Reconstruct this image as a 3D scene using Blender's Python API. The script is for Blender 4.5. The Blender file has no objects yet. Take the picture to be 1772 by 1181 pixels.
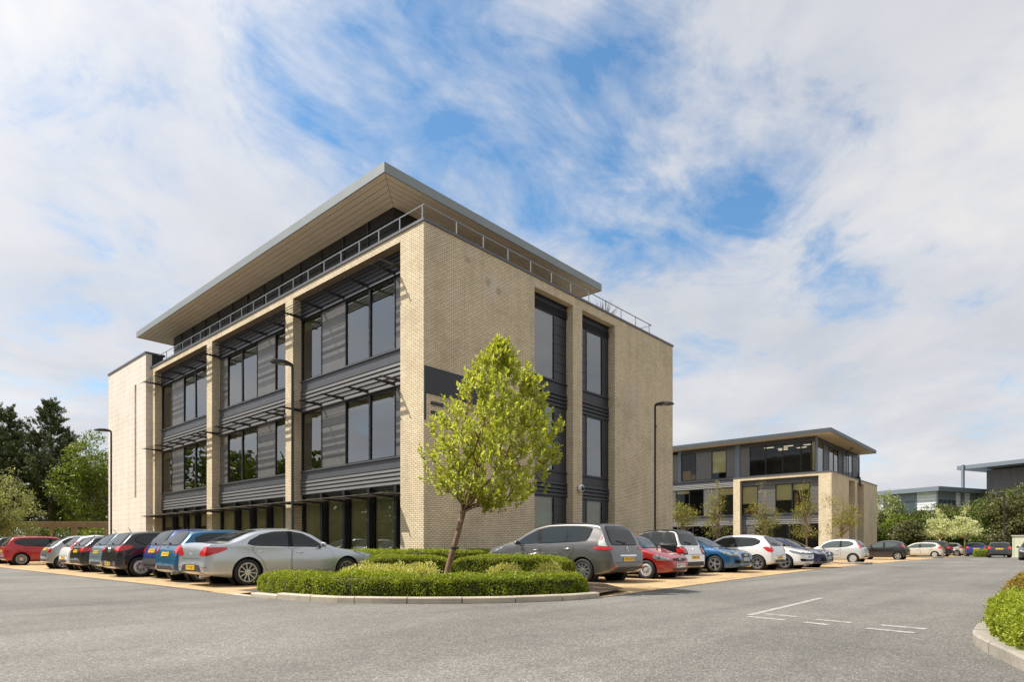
import bpy, bmesh, math, random
import numpy as np
from mathutils import Vector, Matrix
from mathutils.bvhtree import BVHTree
from mathutils.geometry import tessellate_polygon

S = bpy.context.scene
COL = S.collection
RAD = math.radians
random.seed(7)
# ---------------------------------------------------------------- camera
# site axes: x runs along the brick end wall, y along the glazed long front, corner of the office at the origin
cam_d = bpy.data.cameras.new("camera")
cam = bpy.data.objects.new("camera", cam_d)
COL.objects.link(cam)
cam.location = (-14.40, -17.19, 0.95)
cam.rotation_euler = (RAD(90), 0, RAD(-48.081))
cam_d.sensor_width = 36.0
cam_d.lens = 1070.0 / 1772.0 * 36.0
cam_d.shift_y = (948 - 590.5) / 1772.0
cam_d.clip_start = 0.05
cam_d.clip_end = 3000
S.camera = cam
# ---------------------------------------------------------------- exposure
S.view_settings.view_transform = 'Standard'
S.view_settings.look = 'None'
S.view_settings.exposure = 0.78
S.view_settings.gamma = 1.0
# ---------------------------------------------------------------- world
SUN_EL, SUN_AZ = 54.0, -37.0      # azimuth from +y towards +x
w = bpy.data.worlds.new("World")
S.world = w
w.use_nodes = True
nt = w.node_tree
nt.nodes.clear()


def N(t, typ, **kw):
    n = t.nodes.new(typ)
    for k, v in kw.items():
        setattr(n, k, v)
    return n


def mathn(t, op, a, b=None, clamp=False):
    n = t.nodes.new('ShaderNodeMath')
    n.operation = op
    n.use_clamp = clamp
    for i, v in enumerate((a, b)):
        if v is None:
            continue
        if isinstance(v, (int, float)):
            n.inputs[i].default_value = v
        else:
            t.links.new(v, n.inputs[i])
    return n.outputs[0]


def mixc(t, fac, a, b, blend='MIX'):
    n = t.nodes.new('ShaderNodeMix')
    n.data_type = 'RGBA'
    n.blend_type = blend
    for s, v in ((n.inputs[0], fac), (n.inputs[6], a), (n.inputs[7], b)):
        if isinstance(v, (int, float)):
            s.default_value = v
        elif isinstance(v, (tuple, list)):
            s.default_value = (*v[:3], 1)
        else:
            t.links.new(v, s)
    return n.outputs[2]


def ramp(t, fac, stops, interp='LINEAR'):
    n = t.nodes.new('ShaderNodeValToRGB')
    n.color_ramp.interpolation = interp
    el = n.color_ramp.elements
    while len(el) > 1:
        el.remove(el[-1])
    for i, (p, c) in enumerate(stops):
        e = el[0] if i == 0 else el.new(p)
        e.position = p
        e.color = (c, c, c, 1) if isinstance(c, (int, float)) else (*c[:3], 1)
    t.links.new(fac, n.inputs[0])
    return n.outputs[0]


def noise(t, vec, scale, detail=4, rough=0.5, dist=0.0):
    n = t.nodes.new('ShaderNodeTexNoise')
    n.inputs['Scale'].default_value = scale
    n.inputs['Detail'].default_value = detail
    n.inputs['Roughness'].default_value = rough
    n.inputs['Distortion'].default_value = dist
    if vec is not None:
        t.links.new(vec, n.inputs['Vector'])
    return n.outputs[0]


def build_sky():
    sky = N(nt, 'ShaderNodeTexSky', sky_type='NISHITA')
    sky.sun_disc = False
    sky.sun_elevation = RAD(SUN_EL)
    sky.sun_rotation = RAD(SUN_AZ)
    sky.air_density = 1.0
    sky.dust_density = 0.6
    sky.ozone_density = 2.0
    tc = N(nt, 'ShaderNodeTexCoord')
    d = tc.outputs['Generated']
    sep = N(nt, 'ShaderNodeSeparateXYZ')
    nt.links.new(d, sep.inputs[0])
    zc = mathn(nt, 'ADD', mathn(nt, 'MAXIMUM', sep.outputs[2], 0.0), 0.22)
    comb = N(nt, 'ShaderNodeCombineXYZ')
    nt.links.new(mathn(nt, 'DIVIDE', sep.outputs[0], zc), comb.inputs[0])
    nt.links.new(mathn(nt, 'DIVIDE', sep.outputs[1], zc), comb.inputs[1])
    p = comb.outputs[0]
    # openings in the cloud deck (direction, angular size, strength)
    holes = HOLES
    tot = None
    for (hx, hy, hz, s, k) in holes:
        l = math.sqrt(hx * hx + hy * hy + hz * hz)
        dp = N(nt, 'ShaderNodeVectorMath', operation='DOT_PRODUCT')
        nt.links.new(d, dp.inputs[0])
        dp.inputs[1].default_value = (hx / l, hy / l, hz / l)
        e = mathn(nt, 'EXPONENT', mathn(nt, 'DIVIDE', mathn(nt, 'SUBTRACT', dp.outputs['Value'], 1.0), s * s))
        e = mathn(nt, 'MULTIPLY', e, k)
        tot = e if tot is None else mathn(nt, 'ADD', tot, e)
    n1 = noise(nt, p, 1.7, 9, 0.60, 0.35)
    n2 = noise(nt, p, 4.3, 9, 0.64, 0.7)
    f = mathn(nt, 'ADD', mathn(nt, 'MULTIPLY', n1, 1.45), mathn(nt, 'MULTIPLY', n2, 1.15))
    dens = mathn(nt, 'SUBTRACT', mathn(nt, 'ADD', f, -0.50), mathn(nt, 'MULTIPLY', tot, 0.76))
    mask = ramp(nt, dens, [(0.28, 0.0), (0.46, 0.36), (0.66, 0.84), (0.86, 1.0)])
    # thin torn wisps drifting over the blue
    mpw = N(nt, 'ShaderNodeMapping')
    mpw.inputs['Rotation'].default_value = (0, 0, RAD(28))
    mpw.inputs['Scale'].default_value = (2.1, 3.6, 1.0)
    nt.links.new(p, mpw.inputs[0])
    nw = noise(nt, mpw.outputs[0], 1.3, 10, 0.62, 0.35)
    nv = noise(nt, p, 2.4, 5, 0.55, 0.4)
    wis = ramp(nt, mathn(nt, 'ADD', mathn(nt, 'MULTIPLY', nw, 0.6), mathn(nt, 'MULTIPLY', nv, 0.4)), [(0.46, 0.0), (0.53, 0.30), (0.61, 0.76), (0.69, 0.92)])
    mask = mathn(nt, 'SUBTRACT', 1.0, mathn(nt, 'MULTIPLY', mathn(nt, 'SUBTRACT', 1.0, mask), mathn(nt, 'SUBTRACT', 1.0, wis)), clamp=True)
    # grey bellies and bright tops
    n3 = noise(nt, p, 1.15, 7, 0.55, 0.3)
    cc = ramp(nt, n3, [(0.30, (0.47, 0.50, 0.55)), (0.47, (0.58, 0.592, 0.63)), (0.60, (0.68, 0.675, 0.685))])
    # brighter towards the sun
    sd = Vector((math.sin(RAD(SUN_AZ)) * math.cos(RAD(SUN_EL)), math.cos(RAD(SUN_AZ)) * math.cos(RAD(SUN_EL)), math.sin(RAD(SUN_EL))))
    dp = N(nt, 'ShaderNodeVectorMath', operation='DOT_PRODUCT')
    nt.links.new(d, dp.inputs[0])
    dp.inputs[1].default_value = sd
    gl = mathn(nt, 'MULTIPLY', mathn(nt, 'POWER', mathn(nt, 'MAXIMUM', dp.outputs['Value'], 0.0), 3.0), 0.42)
    gl = mathn(nt, 'ADD', gl, 0.93)
    cc = mixc(nt, 1.0, cc, gl, 'MULTIPLY')
    skyc = mixc(nt, 1.0, sky.outputs[0], SKY_TINT, 'MULTIPLY')
    b1 = N(nt, 'ShaderNodeBackground')
    b1.inputs[1].default_value = 0.10
    nt.links.new(skyc, b1.inputs[0])
    b2 = N(nt, 'ShaderNodeBackground')
    b2.inputs[1].default_value = 0.74
    nt.links.new(cc, b2.inputs[0])
    mx = N(nt, 'ShaderNodeMixShader')
    nt.links.new(mask, mx.inputs[0])
    nt.links.new(b1.outputs[0], mx.inputs[1])
    nt.links.new(b2.outputs[0], mx.inputs[2])
    out = N(nt, 'ShaderNodeOutputWorld')
    nt.links.new(mx.outputs[0], out.inputs[0])


SKY_TINT = (0.72, 1.02, 1.10)
HOLES = [(0.672, 0.749, 0.666, 0.150, 0.30), (0.790, 0.617, 0.615, 0.120, 0.32), (0.928, 0.464, 0.573, 0.100, 0.34), (0.865, 0.533, 0.783, 0.060, 0.16), (0.712, 0.704, 0.802, 0.060, 0.20), (0.622, 0.804, 0.830, 0.080, 0.12), (0.541, 0.895, 0.839, 0.100, 0.10), (1.109, 0.262, 0.377, 0.045, 0.30), (0.984, 0.401, 0.578, 0.050, 0.26), (0.909, 0.484, 0.671, 0.050, 0.18), (0.740, 0.672, 0.559, 0.080, 0.20), (0.840, 0.561, 0.858, 0.050, 0.20), (0.590, 0.839, 0.699, 0.090, 0.12), (1.021, 0.359, 0.484, 0.070, 0.10), (1.109, 0.262, 0.783, 0.035, 0.14), (0.628, 0.797, 0.727, 0.060, 0.12), (0.815, 0.589, 0.690, 0.060, 0.20)]
build_sky()
# ---------------------------------------------------------------- sun
sun_d = bpy.data.lights.new("sun", 'SUN')
sun_d.energy = 4.4
sun_d.angle = RAD(0.5)
sun_d.color = (1.0, 0.94, 0.85)
sun = bpy.data.objects.new("sun", sun_d)
COL.objects.link(sun)
sv = Vector((math.sin(RAD(SUN_AZ)) * math.cos(RAD(SUN_EL)), math.cos(RAD(SUN_AZ)) * math.cos(RAD(SUN_EL)), math.sin(RAD(SUN_EL))))
sun.rotation_euler = sv.to_track_quat('Z', 'Y').to_euler()
sun.location = (0, 0, 60)

# ================================================================ materials
MATS = {}


def new_mat(name):
    m = bpy.data.materials.new(name)
    m.use_nodes = True
    t = m.node_tree
    b = t.nodes['Principled BSDF']
    MATS[name] = m
    return m, t, b


def simple(name, col, rough=0.5, metal=0.0, spec=0.5, coat=0.0, var=0.0, vscale=3.0, bump=0.0, bscale=40.0, emit=0.0):
    m, t, b = new_mat(name)
    b.inputs['Base Color'].default_value = (*col, 1)
    b.inputs['Roughness'].default_value = rough
    b.inputs['Metallic'].default_value = metal
    b.inputs['Specular IOR Level'].default_value = spec
    b.inputs['Coat Weight'].default_value = coat
    b.inputs['Coat Roughness'].default_value = 0.03
    if emit:
        b.inputs['Emission Color'].default_value = (*col, 1)
        b.inputs['Emission Strength'].default_value = emit
    if var or bump:
        tc = N(t, 'ShaderNodeTexCoord')
        v = tc.outputs['Object']
        if var:
            nz = noise(t, v, vscale, 5, 0.6)
            lo = tuple(c * (1 - var) for c in col)
            hi = tuple(min(1, c * (1 + var)) for c in col)
            t.links.new(ramp(t, nz, [(0.3, lo), (0.7, hi)]), b.inputs['Base Color'])
        if bump:
            bp = N(t, 'ShaderNodeBump')
            bp.inputs['Strength'].default_value = bump
            bp.inputs['Distance'].default_value = 0.02
            t.links.new(noise(t, v, bscale, 4, 0.6), bp.inputs['Height'])
            t.links.new(bp.outputs[0], b.inputs['Normal'])
    return m


def wall_uv(t):
    """u = x + y, v = z : continuous over walls that stand square to the site axes"""
    tc = N(t, 'ShaderNodeTexCoord')
    sp = N(t, 'ShaderNodeSeparateXYZ')
    t.links.new(tc.outputs['Object'], sp.inputs[0])
    cb = N(t, 'ShaderNodeCombineXYZ')
    t.links.new(mathn(t, 'ADD', sp.outputs[0], sp.outputs[1]), cb.inputs[0])
    t.links.new(sp.outputs[2], cb.inputs[1])
    return cb.outputs[0], tc.outputs['Object']


def brick_mat(name, c1, c2, mortar, bw=0.225, bh=0.075, ms=0.0100, off=0.5, stain=0.16, rough=0.85, bumpd=0.006, marks=False):
    m, t, b = new_mat(name)
    uv, ob = wall_uv(t)
    bt = N(t, 'ShaderNodeTexBrick')
    bt.offset = off
    bt.inputs['Color1'].default_value = (*c1, 1)
    bt.inputs['Color2'].default_value = (*c2, 1)
    bt.inputs['Mortar'].default_value = (*mortar, 1)
    bt.inputs['Scale'].default_value = 1.0
    bt.inputs['Mortar Size'].default_value = ms
    bt.inputs['Mortar Smooth'].default_value = 0.15
    bt.inputs['Bias'].default_value = 0.0
    bt.inputs['Brick Width'].default_value = bw
    bt.inputs['Row Height'].default_value = bh
    t.links.new(uv, bt.inputs['Vector'])
    n1 = noise(t, ob, 0.55, 6, 0.6)
    st = ramp(t, n1, [(0.32, 1.0 - stain), (0.5, 1.0), (0.72, 1.0 + stain * 0.5)])
    c = mixc(t, 1.0, bt.outputs['Color'], st, 'MULTIPLY')
    n2 = noise(t, ob, 38, 3, 0.7)
    c = mixc(t, 1.0, c, ramp(t, n2, [(0.3, 0.86), (0.7, 1.1)]), 'MULTIPLY')
    # rain streaks running down from the copings
    mp = N(t, 'ShaderNodeMapping')
    mp.inputs['Scale'].default_value = (1.0, 1.0, 0.07)
    t.links.new(ob, mp.inputs[0])
    c = mixc(t, 1.0, c, ramp(t, noise(t, mp.outputs[0], 2.6, 4, 0.6), [(0.30, 0.90), (0.55, 1.02), (0.75, 1.05)]), 'MULTIPLY')
    if marks:
        # pale bloom and dark scars left where old fixings were taken off the end wall
        wob = N(t, 'ShaderNodeTexNoise')
        wob.inputs['Scale'].default_value = 2.2
        wob.inputs['Detail'].default_value = 4
        t.links.new(ob, wob.inputs['Vector'])
        for (px_, pz_, r_, col_, k_) in ((3.55, 11.40, 0.62, (0.78, 0.70, 0.58), 0.62), (3.30, 11.52, 0.22, (0.36, 0.26, 0.16), 0.6), (3.95, 11.36, 0.20, (0.36, 0.26, 0.16), 0.6), (2.22, 12.02, 0.16, (0.34, 0.26, 0.18), 0.5),
                                         (1.35, 10.45, 0.50, (0.76, 0.69, 0.57), 0.35), (14.1, 9.0, 0.9, (0.76, 0.69, 0.58), 0.30), (15.0, 8.2, 0.6, (0.76, 0.69, 0.58), 0.25), (4.6, 11.8, 0.35, (0.76, 0.69, 0.58), 0.35)):
            vm = N(t, 'ShaderNodeVectorMath', operation='DISTANCE')
            t.links.new(ob, vm.inputs[0])
            vm.inputs[1].default_value = (px_, 0.0, pz_)
            dd = mathn(t, 'ADD', vm.outputs['Value'], mathn(t, 'MULTIPLY', mathn(t, 'SUBTRACT', wob.outputs[0], 0.5), 1.3 * r_))
            k2 = mathn(t, 'MULTIPLY', mathn(t, 'SUBTRACT', 1.0, mathn(t, 'DIVIDE', dd, r_), clamp=True), k_ * 2.0)
            k2 = mathn(t, 'MINIMUM', k2, k_)
            k2 = mathn(t, 'MULTIPLY', k2, mathn(t, 'SUBTRACT', 1.0, bt.outputs['Fac']))
            c = mixc(t, k2, c, col_)
    t.links.new(c, b.inputs['Base Color'])
    b.inputs['Roughness'].default_value = rough
    b.inputs['Specular IOR Level'].default_value = 0.25
    bp = N(t, 'ShaderNodeBump')
    bp.invert = True
    bp.inputs['Strength'].default_value = 0.8
    bp.inputs['Distance'].default_value = bumpd
    t.links.new(bt.outputs['Fac'], bp.inputs['Height'])
    t.links.new(bp.outputs[0], b.inputs['Normal'])
    return m


brick_mat('brick', (0.80, 0.685, 0.485), (0.69, 0.57, 0.38), (0.27, 0.20, 0.13), marks=True)
brick_mat('stone', (0.76, 0.69, 0.60), (0.74, 0.665, 0.57), (0.52, 0.45, 0.365), bw=1.2, bh=0.36, ms=0.011, off=0.33, stain=0.07, bumpd=0.004)
brick_mat('far_brick', (0.27, 0.245, 0.265), (0.22, 0.20, 0.22), (0.07, 0.065, 0.07), stain=0.15)
simple('charcoal', (0.040, 0.042, 0.047), 0.42, 0.0, 0.5, var=0.12, vscale=1.5)
simple('black_frame', (0.014, 0.014, 0.016), 0.38)
simple('spandrel', (0.085, 0.088, 0.097), 0.45, 0.2, var=0.10, vscale=1.2)
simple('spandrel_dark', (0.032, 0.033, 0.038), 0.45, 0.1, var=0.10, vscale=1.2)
simple('rib_metal', (0.125, 0.122, 0.118), 0.5, 0.2, var=0.08)
simple('panel_metal', (0.155, 0.150, 0.143), 0.36, 0.35, var=0.10, vscale=1.1)
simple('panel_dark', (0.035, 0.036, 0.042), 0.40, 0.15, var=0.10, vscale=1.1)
simple('fascia', (0.235, 0.26, 0.265), 0.5, 0.1, var=0.06, vscale=0.7)
simple('coping', (0.11, 0.115, 0.125), 0.5, 0.2, var=0.1)
simple('soffit', (0.74, 0.59, 0.41), 0.6, var=0.06, vscale=0.8)
simple('soffit_gap', (0.10, 0.07, 0.045), 0.8)
simple('brise', (0.050, 0.047, 0.046), 0.42, 0.2)
simple('rail', (0.23, 0.25, 0.26), 0.45, 0.3)
simple('olive_blind', (0.80, 0.72, 0.42), 0.8, var=0.05)
simple('gf_blind', (0.52, 0.48, 0.27), 0.8, var=0.06)
simple('pale_ceiling', (0.70, 0.68, 0.62), 0.9)
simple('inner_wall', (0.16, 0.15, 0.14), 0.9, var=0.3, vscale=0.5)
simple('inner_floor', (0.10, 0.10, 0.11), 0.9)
simple('roof_top', (0.20, 0.205, 0.21), 0.7)
simple('sign_dark', (0.026, 0.027, 0.031), 0.5)
simple('box_card', (0.42, 0.26, 0.10), 0.8)
simple('lamp_glow', (1.0, 0.86, 0.62), 0.5, emit=0.55)
simple('white_gloss', (0.80, 0.80, 0.78), 0.3)
simple('dome_black', (0.02, 0.02, 0.022), 0.1)
simple('lamp_black', (0.022, 0.017, 0.015), 0.45)
simple('lamp_glass', (0.55, 0.55, 0.50), 0.25)
simple('far_white', (0.74, 0.75, 0.77), 0.45, 0.15, var=0.05)
simple('far_line', (0.33, 0.34, 0.37), 0.5)
simple('far_grey', (0.17, 0.20, 0.235), 0.45, 0.2)
simple('dark_fascia', (0.075, 0.085, 0.09), 0.45, 0.1)
simple('far_glass', (0.035, 0.05, 0.06), 0.06, spec=0.8)
simple('cabinet', (0.57, 0.58, 0.42), 0.55, var=0.05)
simple('timber', (0.23, 0.17, 0.10), 0.8, var=0.25, vscale=4)
simple('timber_pale', (0.46, 0.36, 0.21), 0.8, var=0.2, vscale=4)
simple('bark', (0.20, 0.125, 0.075), 0.9, var=0.35, vscale=14, bump=0.6, bscale=60)
simple('bark_grey', (0.17, 0.14, 0.11), 0.9, var=0.3, vscale=8)
simple('strap', (0.02, 0.02, 0.02), 0.7)
simple('soil', (0.10, 0.068, 0.042), 0.95, var=0.4, vscale=12, bump=0.8, bscale=50)
simple('terracotta', (0.05, 0.05, 0.055), 0.6)
# vehicles
simple('tyre', (0.016, 0.016, 0.017), 0.75, bump=0.2, bscale=80)
simple('alloy', (0.62, 0.62, 0.63), 0.28, 0.85)
simple('alloy_dark', (0.045, 0.045, 0.048), 0.4, 0.5)
simple('hubcap', (0.55, 0.56, 0.57), 0.35, 0.5)
simple('chrome', (0.80, 0.80, 0.80), 0.12, 1.0)
simple('car_black', (0.009, 0.009, 0.010), 0.3, spec=0.18)
simple('car_plastic', (0.028, 0.028, 0.030), 0.6)
simple('seam', (0.008, 0.008, 0.009), 0.7)
simple('car_glass', (0.012, 0.017, 0.018), 0.015, spec=0.6)
simple('car_glass_pale', (0.06, 0.08, 0.078), 0.015, spec=0.6)
simple('red_lens', (0.52, 0.008, 0.010), 0.12, coat=0.8)
simple('clear_lens', (0.62, 0.65, 0.67), 0.10, 0.3, coat=0.8)
simple('head_lens', (0.34, 0.36, 0.38), 0.10, 0.55, coat=1.0, var=0.75, vscale=9.0)
simple('amber_lens', (0.75, 0.22, 0.02), 0.15, coat=0.6)
simple('plate_yellow', (0.80, 0.50, 0.015), 0.4)
simple('plate_white', (0.75, 0.76, 0.75), 0.4)
simple('plate_ink', (0.03, 0.02, 0.01), 0.5)
simple('seat_cloth', (0.05, 0.05, 0.06), 0.9)


def paint(name, col, metal=0.35, rough=0.25):
    m, t, b = new_mat(name)
    b.inputs['Base Color'].default_value = (*col, 1)
    b.inputs['Metallic'].default_value = metal
    b.inputs['Roughness'].default_value = rough
    b.inputs['Coat Weight'].default_value = 1.0
    b.inputs['Coat Roughness'].default_value = 0.015
    tc = N(t, 'ShaderNodeTexCoord')
    sp = N(t, 'ShaderNodeSeparateXYZ')
    t.links.new(tc.outputs['Object'], sp.inputs[0])
    # road dust low on the sills and bumpers
    nz = noise(t, tc.outputs['Object'], 5.0, 5, 0.65)
    h = mathn(t, 'SUBTRACT', 0.52, sp.outputs[2])
    h = mathn(t, 'MULTIPLY', mathn(t, 'ADD', mathn(t, 'MULTIPLY', h, 2.2), mathn(t, 'SUBTRACT', nz, 0.55)), 0.9, clamp=True)
    h = mathn(t, 'MULTIPLY', h, 0.45)
    t.links.new(mixc(t, h, col, (0.16, 0.14, 0.115)), b.inputs['Base Color'])
    t.links.new(mathn(t, 'ADD', mathn(t, 'MULTIPLY', h, 0.5), rough), b.inputs['Roughness'])
    return m


def glass_mat(name, tint, ior=1.75, rough=0.0):
    m = bpy.data.materials.new(name)
    m.use_nodes = True
    MATS[name] = m
    t = m.node_tree
    t.nodes.clear()
    tr = N(t, 'ShaderNodeBsdfTransparent')
    tr.inputs[0].default_value = (*tint, 1)
    gl = N(t, 'ShaderNodeBsdfGlossy')
    gl.inputs[0].default_value = (0.92, 0.94, 0.95, 1)
    gl.inputs[1].default_value = rough
    tc = N(t, 'ShaderNodeTexCoord')
    bp = N(t, 'ShaderNodeBump')
    bp.inputs['Strength'].default_value = 0.11
    bp.inputs['Distance'].default_value = 0.02
    t.links.new(noise(t, tc.outputs['Object'], 0.9, 1, 0.4), bp.inputs['Height'])
    t.links.new(bp.outputs[0], gl.inputs['Normal'])
    fr = N(t, 'ShaderNodeFresnel')
    fr.inputs[0].default_value = ior
    mx = N(t, 'ShaderNodeMixShader')
    o = N(t, 'ShaderNodeOutputMaterial')
    t.links.new(fr.outputs[0], mx.inputs[0])
    t.links.new(tr.outputs[0], mx.inputs[1])
    t.links.new(gl.outputs[0], mx.inputs[2])
    t.links.new(mx.outputs[0], o.inputs[0])


glass_mat('glass', (0.74, 0.76, 0.68), 2.9)
glass_mat('glass_low', (0.84, 0.85, 0.76), 1.9)
glass_mat('glass_clear', (0.86, 0.87, 0.80), 1.5)
glass_mat('glass_dark', (0.10, 0.11, 0.11), 1.7)


def leaf_mat(name, lo, hi, trans=0.35, rough=0.45):
    m = bpy.data.materials.new(name)
    m.use_nodes = True
    MATS[name] = m
    t = m.node_tree
    t.nodes.clear()
    at = N(t, 'ShaderNodeAttribute')
    at.attribute_name = 'tint'
    c = mixc(t, at.outputs['Fac'], lo, hi)
    p = N(t, 'ShaderNodeBsdfPrincipled')
    p.inputs['Roughness'].default_value = rough
    p.inputs['Specular IOR Level'].default_value = 0.35
    t.links.new(c, p.inputs['Base Color'])
    tl = N(t, 'ShaderNodeBsdfTranslucent')
    t.links.new(mixc(t, 1.0, c, (1.15, 1.1, 0.55), 'MULTIPLY'), tl.inputs[0])
    mx = N(t, 'ShaderNodeMixShader')
    mx.inputs[0].default_value = trans
    o = N(t, 'ShaderNodeOutputMaterial')
    t.links.new(p.outputs[0], mx.inputs[1])
    t.links.new(tl.outputs[0], mx.inputs[2])
    t.links.new(mx.outputs[0], o.inputs[0])


leaf_mat('leaf_young', (0.23, 0.29, 0.030), (0.62, 0.65, 0.12), 0.48)
leaf_mat('leaf_hedge', (0.12, 0.17, 0.013), (0.42, 0.48, 0.045), 0.40)
leaf_mat('leaf_hedge_red', (0.13, 0.12, 0.015), (0.38, 0.25, 0.04), 0.30)
leaf_mat('leaf_cream', (0.30, 0.35, 0.07), (0.78, 0.72, 0.28), 0.35)
leaf_mat('leaf_pine', (0.040, 0.068, 0.020), (0.125, 0.15, 0.045), 0.12, 0.6)
leaf_mat('leaf_broad', (0.07, 0.11, 0.012), (0.22, 0.27, 0.03), 0.38)
leaf_mat('leaf_bush', (0.05, 0.08, 0.012), (0.16, 0.19, 0.032), 0.30)
leaf_mat('leaf_olive', (0.055, 0.060, 0.020), (0.15, 0.145, 0.05), 0.30)
leaf_mat('leaf_varieg', (0.10, 0.14, 0.03), (0.46, 0.48, 0.22), 0.35)
leaf_mat('leaf_white', (0.28, 0.34, 0.07), (0.85, 0.84, 0.58), 0.35)
leaf_mat('leaf_sparse', (0.13, 0.13, 0.022), (0.34, 0.31, 0.07), 0.40)
leaf_mat('leaf_spiky', (0.10, 0.035, 0.045), (0.22, 0.16, 0.07), 0.2)
leaf_mat('leaf_coral', (0.35, 0.05, 0.05), (0.60, 0.22, 0.12), 0.3)
leaf_mat('leaf_gold', (0.36, 0.26, 0.05), (0.62, 0.48, 0.14), 0.3)


def asphalt_mat():
    m, t, b = new_mat('asphalt')
    tc = N(t, 'ShaderNodeTexCoord')
    v = tc.outputs['Object']
    vo = N(t, 'ShaderNodeTexVoronoi')
    vo.inputs['Scale'].default_value = 75
    t.links.new(v, vo.inputs['Vector'])
    hs = N(t, 'ShaderNodeSeparateColor')
    t.links.new(vo.outputs['Color'], hs.inputs[0])
    speck = ramp(t, hs.outputs[0], [(0.0, (0.115, 0.109, 0.099)), (0.45, (0.160, 0.152, 0.138)), (0.8, (0.205, 0.194, 0.176)), (1.0, (0.30, 0.285, 0.255))])
    edge = ramp(t, vo.outputs['Distance'], [(0.25, 1.0), (0.75, 0.70)])
    c = mixc(t, 1.0, speck, edge, 'MULTIPLY')
    big = noise(t, v, 0.22, 6, 0.62, 0.4)
    c = mixc(t, 1.0, c, ramp(t, big, [(0.32, 0.76), (0.5, 1.0), (0.68, 1.16)]), 'MULTIPLY')
    # darker damp / worn smears along the wheel tracks
    mp = N(t, 'ShaderNodeMapping')
    mp.inputs['Scale'].default_value = (0.10, 0.75, 1)
    mp.inputs['Rotation'].default_value = (0, 0, RAD(20))
    t.links.new(v, mp.inputs[0])
    tr = noise(t, mp.outputs[0], 1.3, 5, 0.6, 0.5)
    c = mixc(t, 1.0, c, ramp(t, tr, [(0.35, 0.86), (0.55, 1.02)]), 'MULTIPLY')
    # oil drips and old spills
    oil = noise(t, v, 1.9, 3, 0.55)
    c = mixc(t, ramp(t, oil, [(0.66, 0.0), (0.74, 0.35)]), c, (0.075, 0.07, 0.065))
    # polished lighter wheel tracks
    mp2 = N(t, 'ShaderNodeMapping')
    mp2.inputs['Scale'].default_value = (0.035, 0.55, 1)
    mp2.inputs['Rotation'].default_value = (0, 0, RAD(-4))
    t.links.new(v, mp2.inputs[0])
    c = mixc(t, 1.0, c, ramp(t, noise(t, mp2.outputs[0], 1.1, 3, 0.5, 0.3), [(0.40, 0.93), (0.60, 1.10)]), 'MULTIPLY')
    med = noise(t, v, 3.5, 5, 0.7)
    c = mixc(t, 1.0, c, ramp(t, med, [(0.3, 0.90), (0.7, 1.08)]), 'MULTIPLY')
    t.links.new(c, b.inputs['Base Color'])
    b.inputs['Roughness'].default_value = 0.82
    b.inputs['Specular IOR Level'].default_value = 0.35
    bp = N(t, 'ShaderNodeBump')
    bp.inputs['Strength'].default_value = 0.7
    bp.inputs['Distance'].default_value = 0.006
    t.links.new(vo.outputs['Distance'], bp.inputs['Height'])
    t.links.new(bp.outputs[0], b.inputs['Normal'])


asphalt_mat()


def paving_mat():
    m, t, b = new_mat('paving')
    tc = N(t, 'ShaderNodeTexCoord')
    v = tc.outputs['Object']
    bt = N(t, 'ShaderNodeTexBrick')
    bt.inputs['Color1'].default_value = (0.48, 0.345, 0.19, 1)
    bt.inputs['Color2'].default_value = (0.40, 0.275, 0.14, 1)
    bt.inputs['Mortar'].default_value = (0.24, 0.15, 0.07, 1)
    bt.inputs['Scale'].default_value = 1.0
    bt.inputs['Mortar Size'].default_value = 0.004
    bt.inputs['Brick Width'].default_value = 0.2
    bt.inputs['Row Height'].default_value = 0.1
    t.links.new(v, bt.inputs['Vector'])
    big = noise(t, v, 0.5, 5, 0.65, 0.3)
    c = mixc(t, 1.0, bt.outputs['Color'], ramp(t, big, [(0.3, 0.80), (0.55, 1.0), (0.75, 1.12)]), 'MULTIPLY')
    sm = noise(t, v, 22, 4, 0.7)
    c = mixc(t, 1.0, c, ramp(t, sm, [(0.3, 0.86), (0.7, 1.12)]), 'MULTIPLY')
    oil = noise(t, v, 1.4, 3, 0.5)
    c = mixc(t, ramp(t, oil, [(0.66, 0.0), (0.78, 0.5)]), c, (0.13, 0.085, 0.045))
    t.links.new(c, b.inputs['Base Color'])
    b.inputs['Roughness'].default_value = 0.85
    b.inputs['Specular IOR Level'].default_value = 0.25


paving_mat()


def worn_paint_mat():
    m, t, b = new_mat('road_paint')
    tc = N(t, 'ShaderNodeTexCoord')
    nz = noise(t, tc.outputs['Object'], 9, 6, 0.75)
    fine = noise(t, tc.outputs['Object'], 70, 2, 0.6)
    k = mathn(t, 'ADD', mathn(t, 'MULTIPLY', nz, 0.6), mathn(t, 'MULTIPLY', fine, 0.4))
    t.links.new(ramp(t, k, [(0.40, (0.18, 0.172, 0.16)), (0.51, (0.30, 0.29, 0.27)), (0.68, (0.50, 0.49, 0.46))]), b.inputs['Base Color'])
    b.inputs['Roughness'].default_value = 0.7


worn_paint_mat()
simple('kerb_stone', (0.44, 0.385, 0.30), 0.85, var=0.16, vscale=2.5, bump=0.4, bscale=70)
simple('kerb_grey', (0.27, 0.245, 0.205), 0.85, var=0.22, vscale=3.5, bump=0.5, bscale=70)
simple('kerb_joint', (0.13, 0.11, 0.085), 0.9)
simple('verge', (0.085, 0.10, 0.03), 0.95, var=0.4, vscale=2.0)

# ================================================================ mesh helpers


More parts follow.
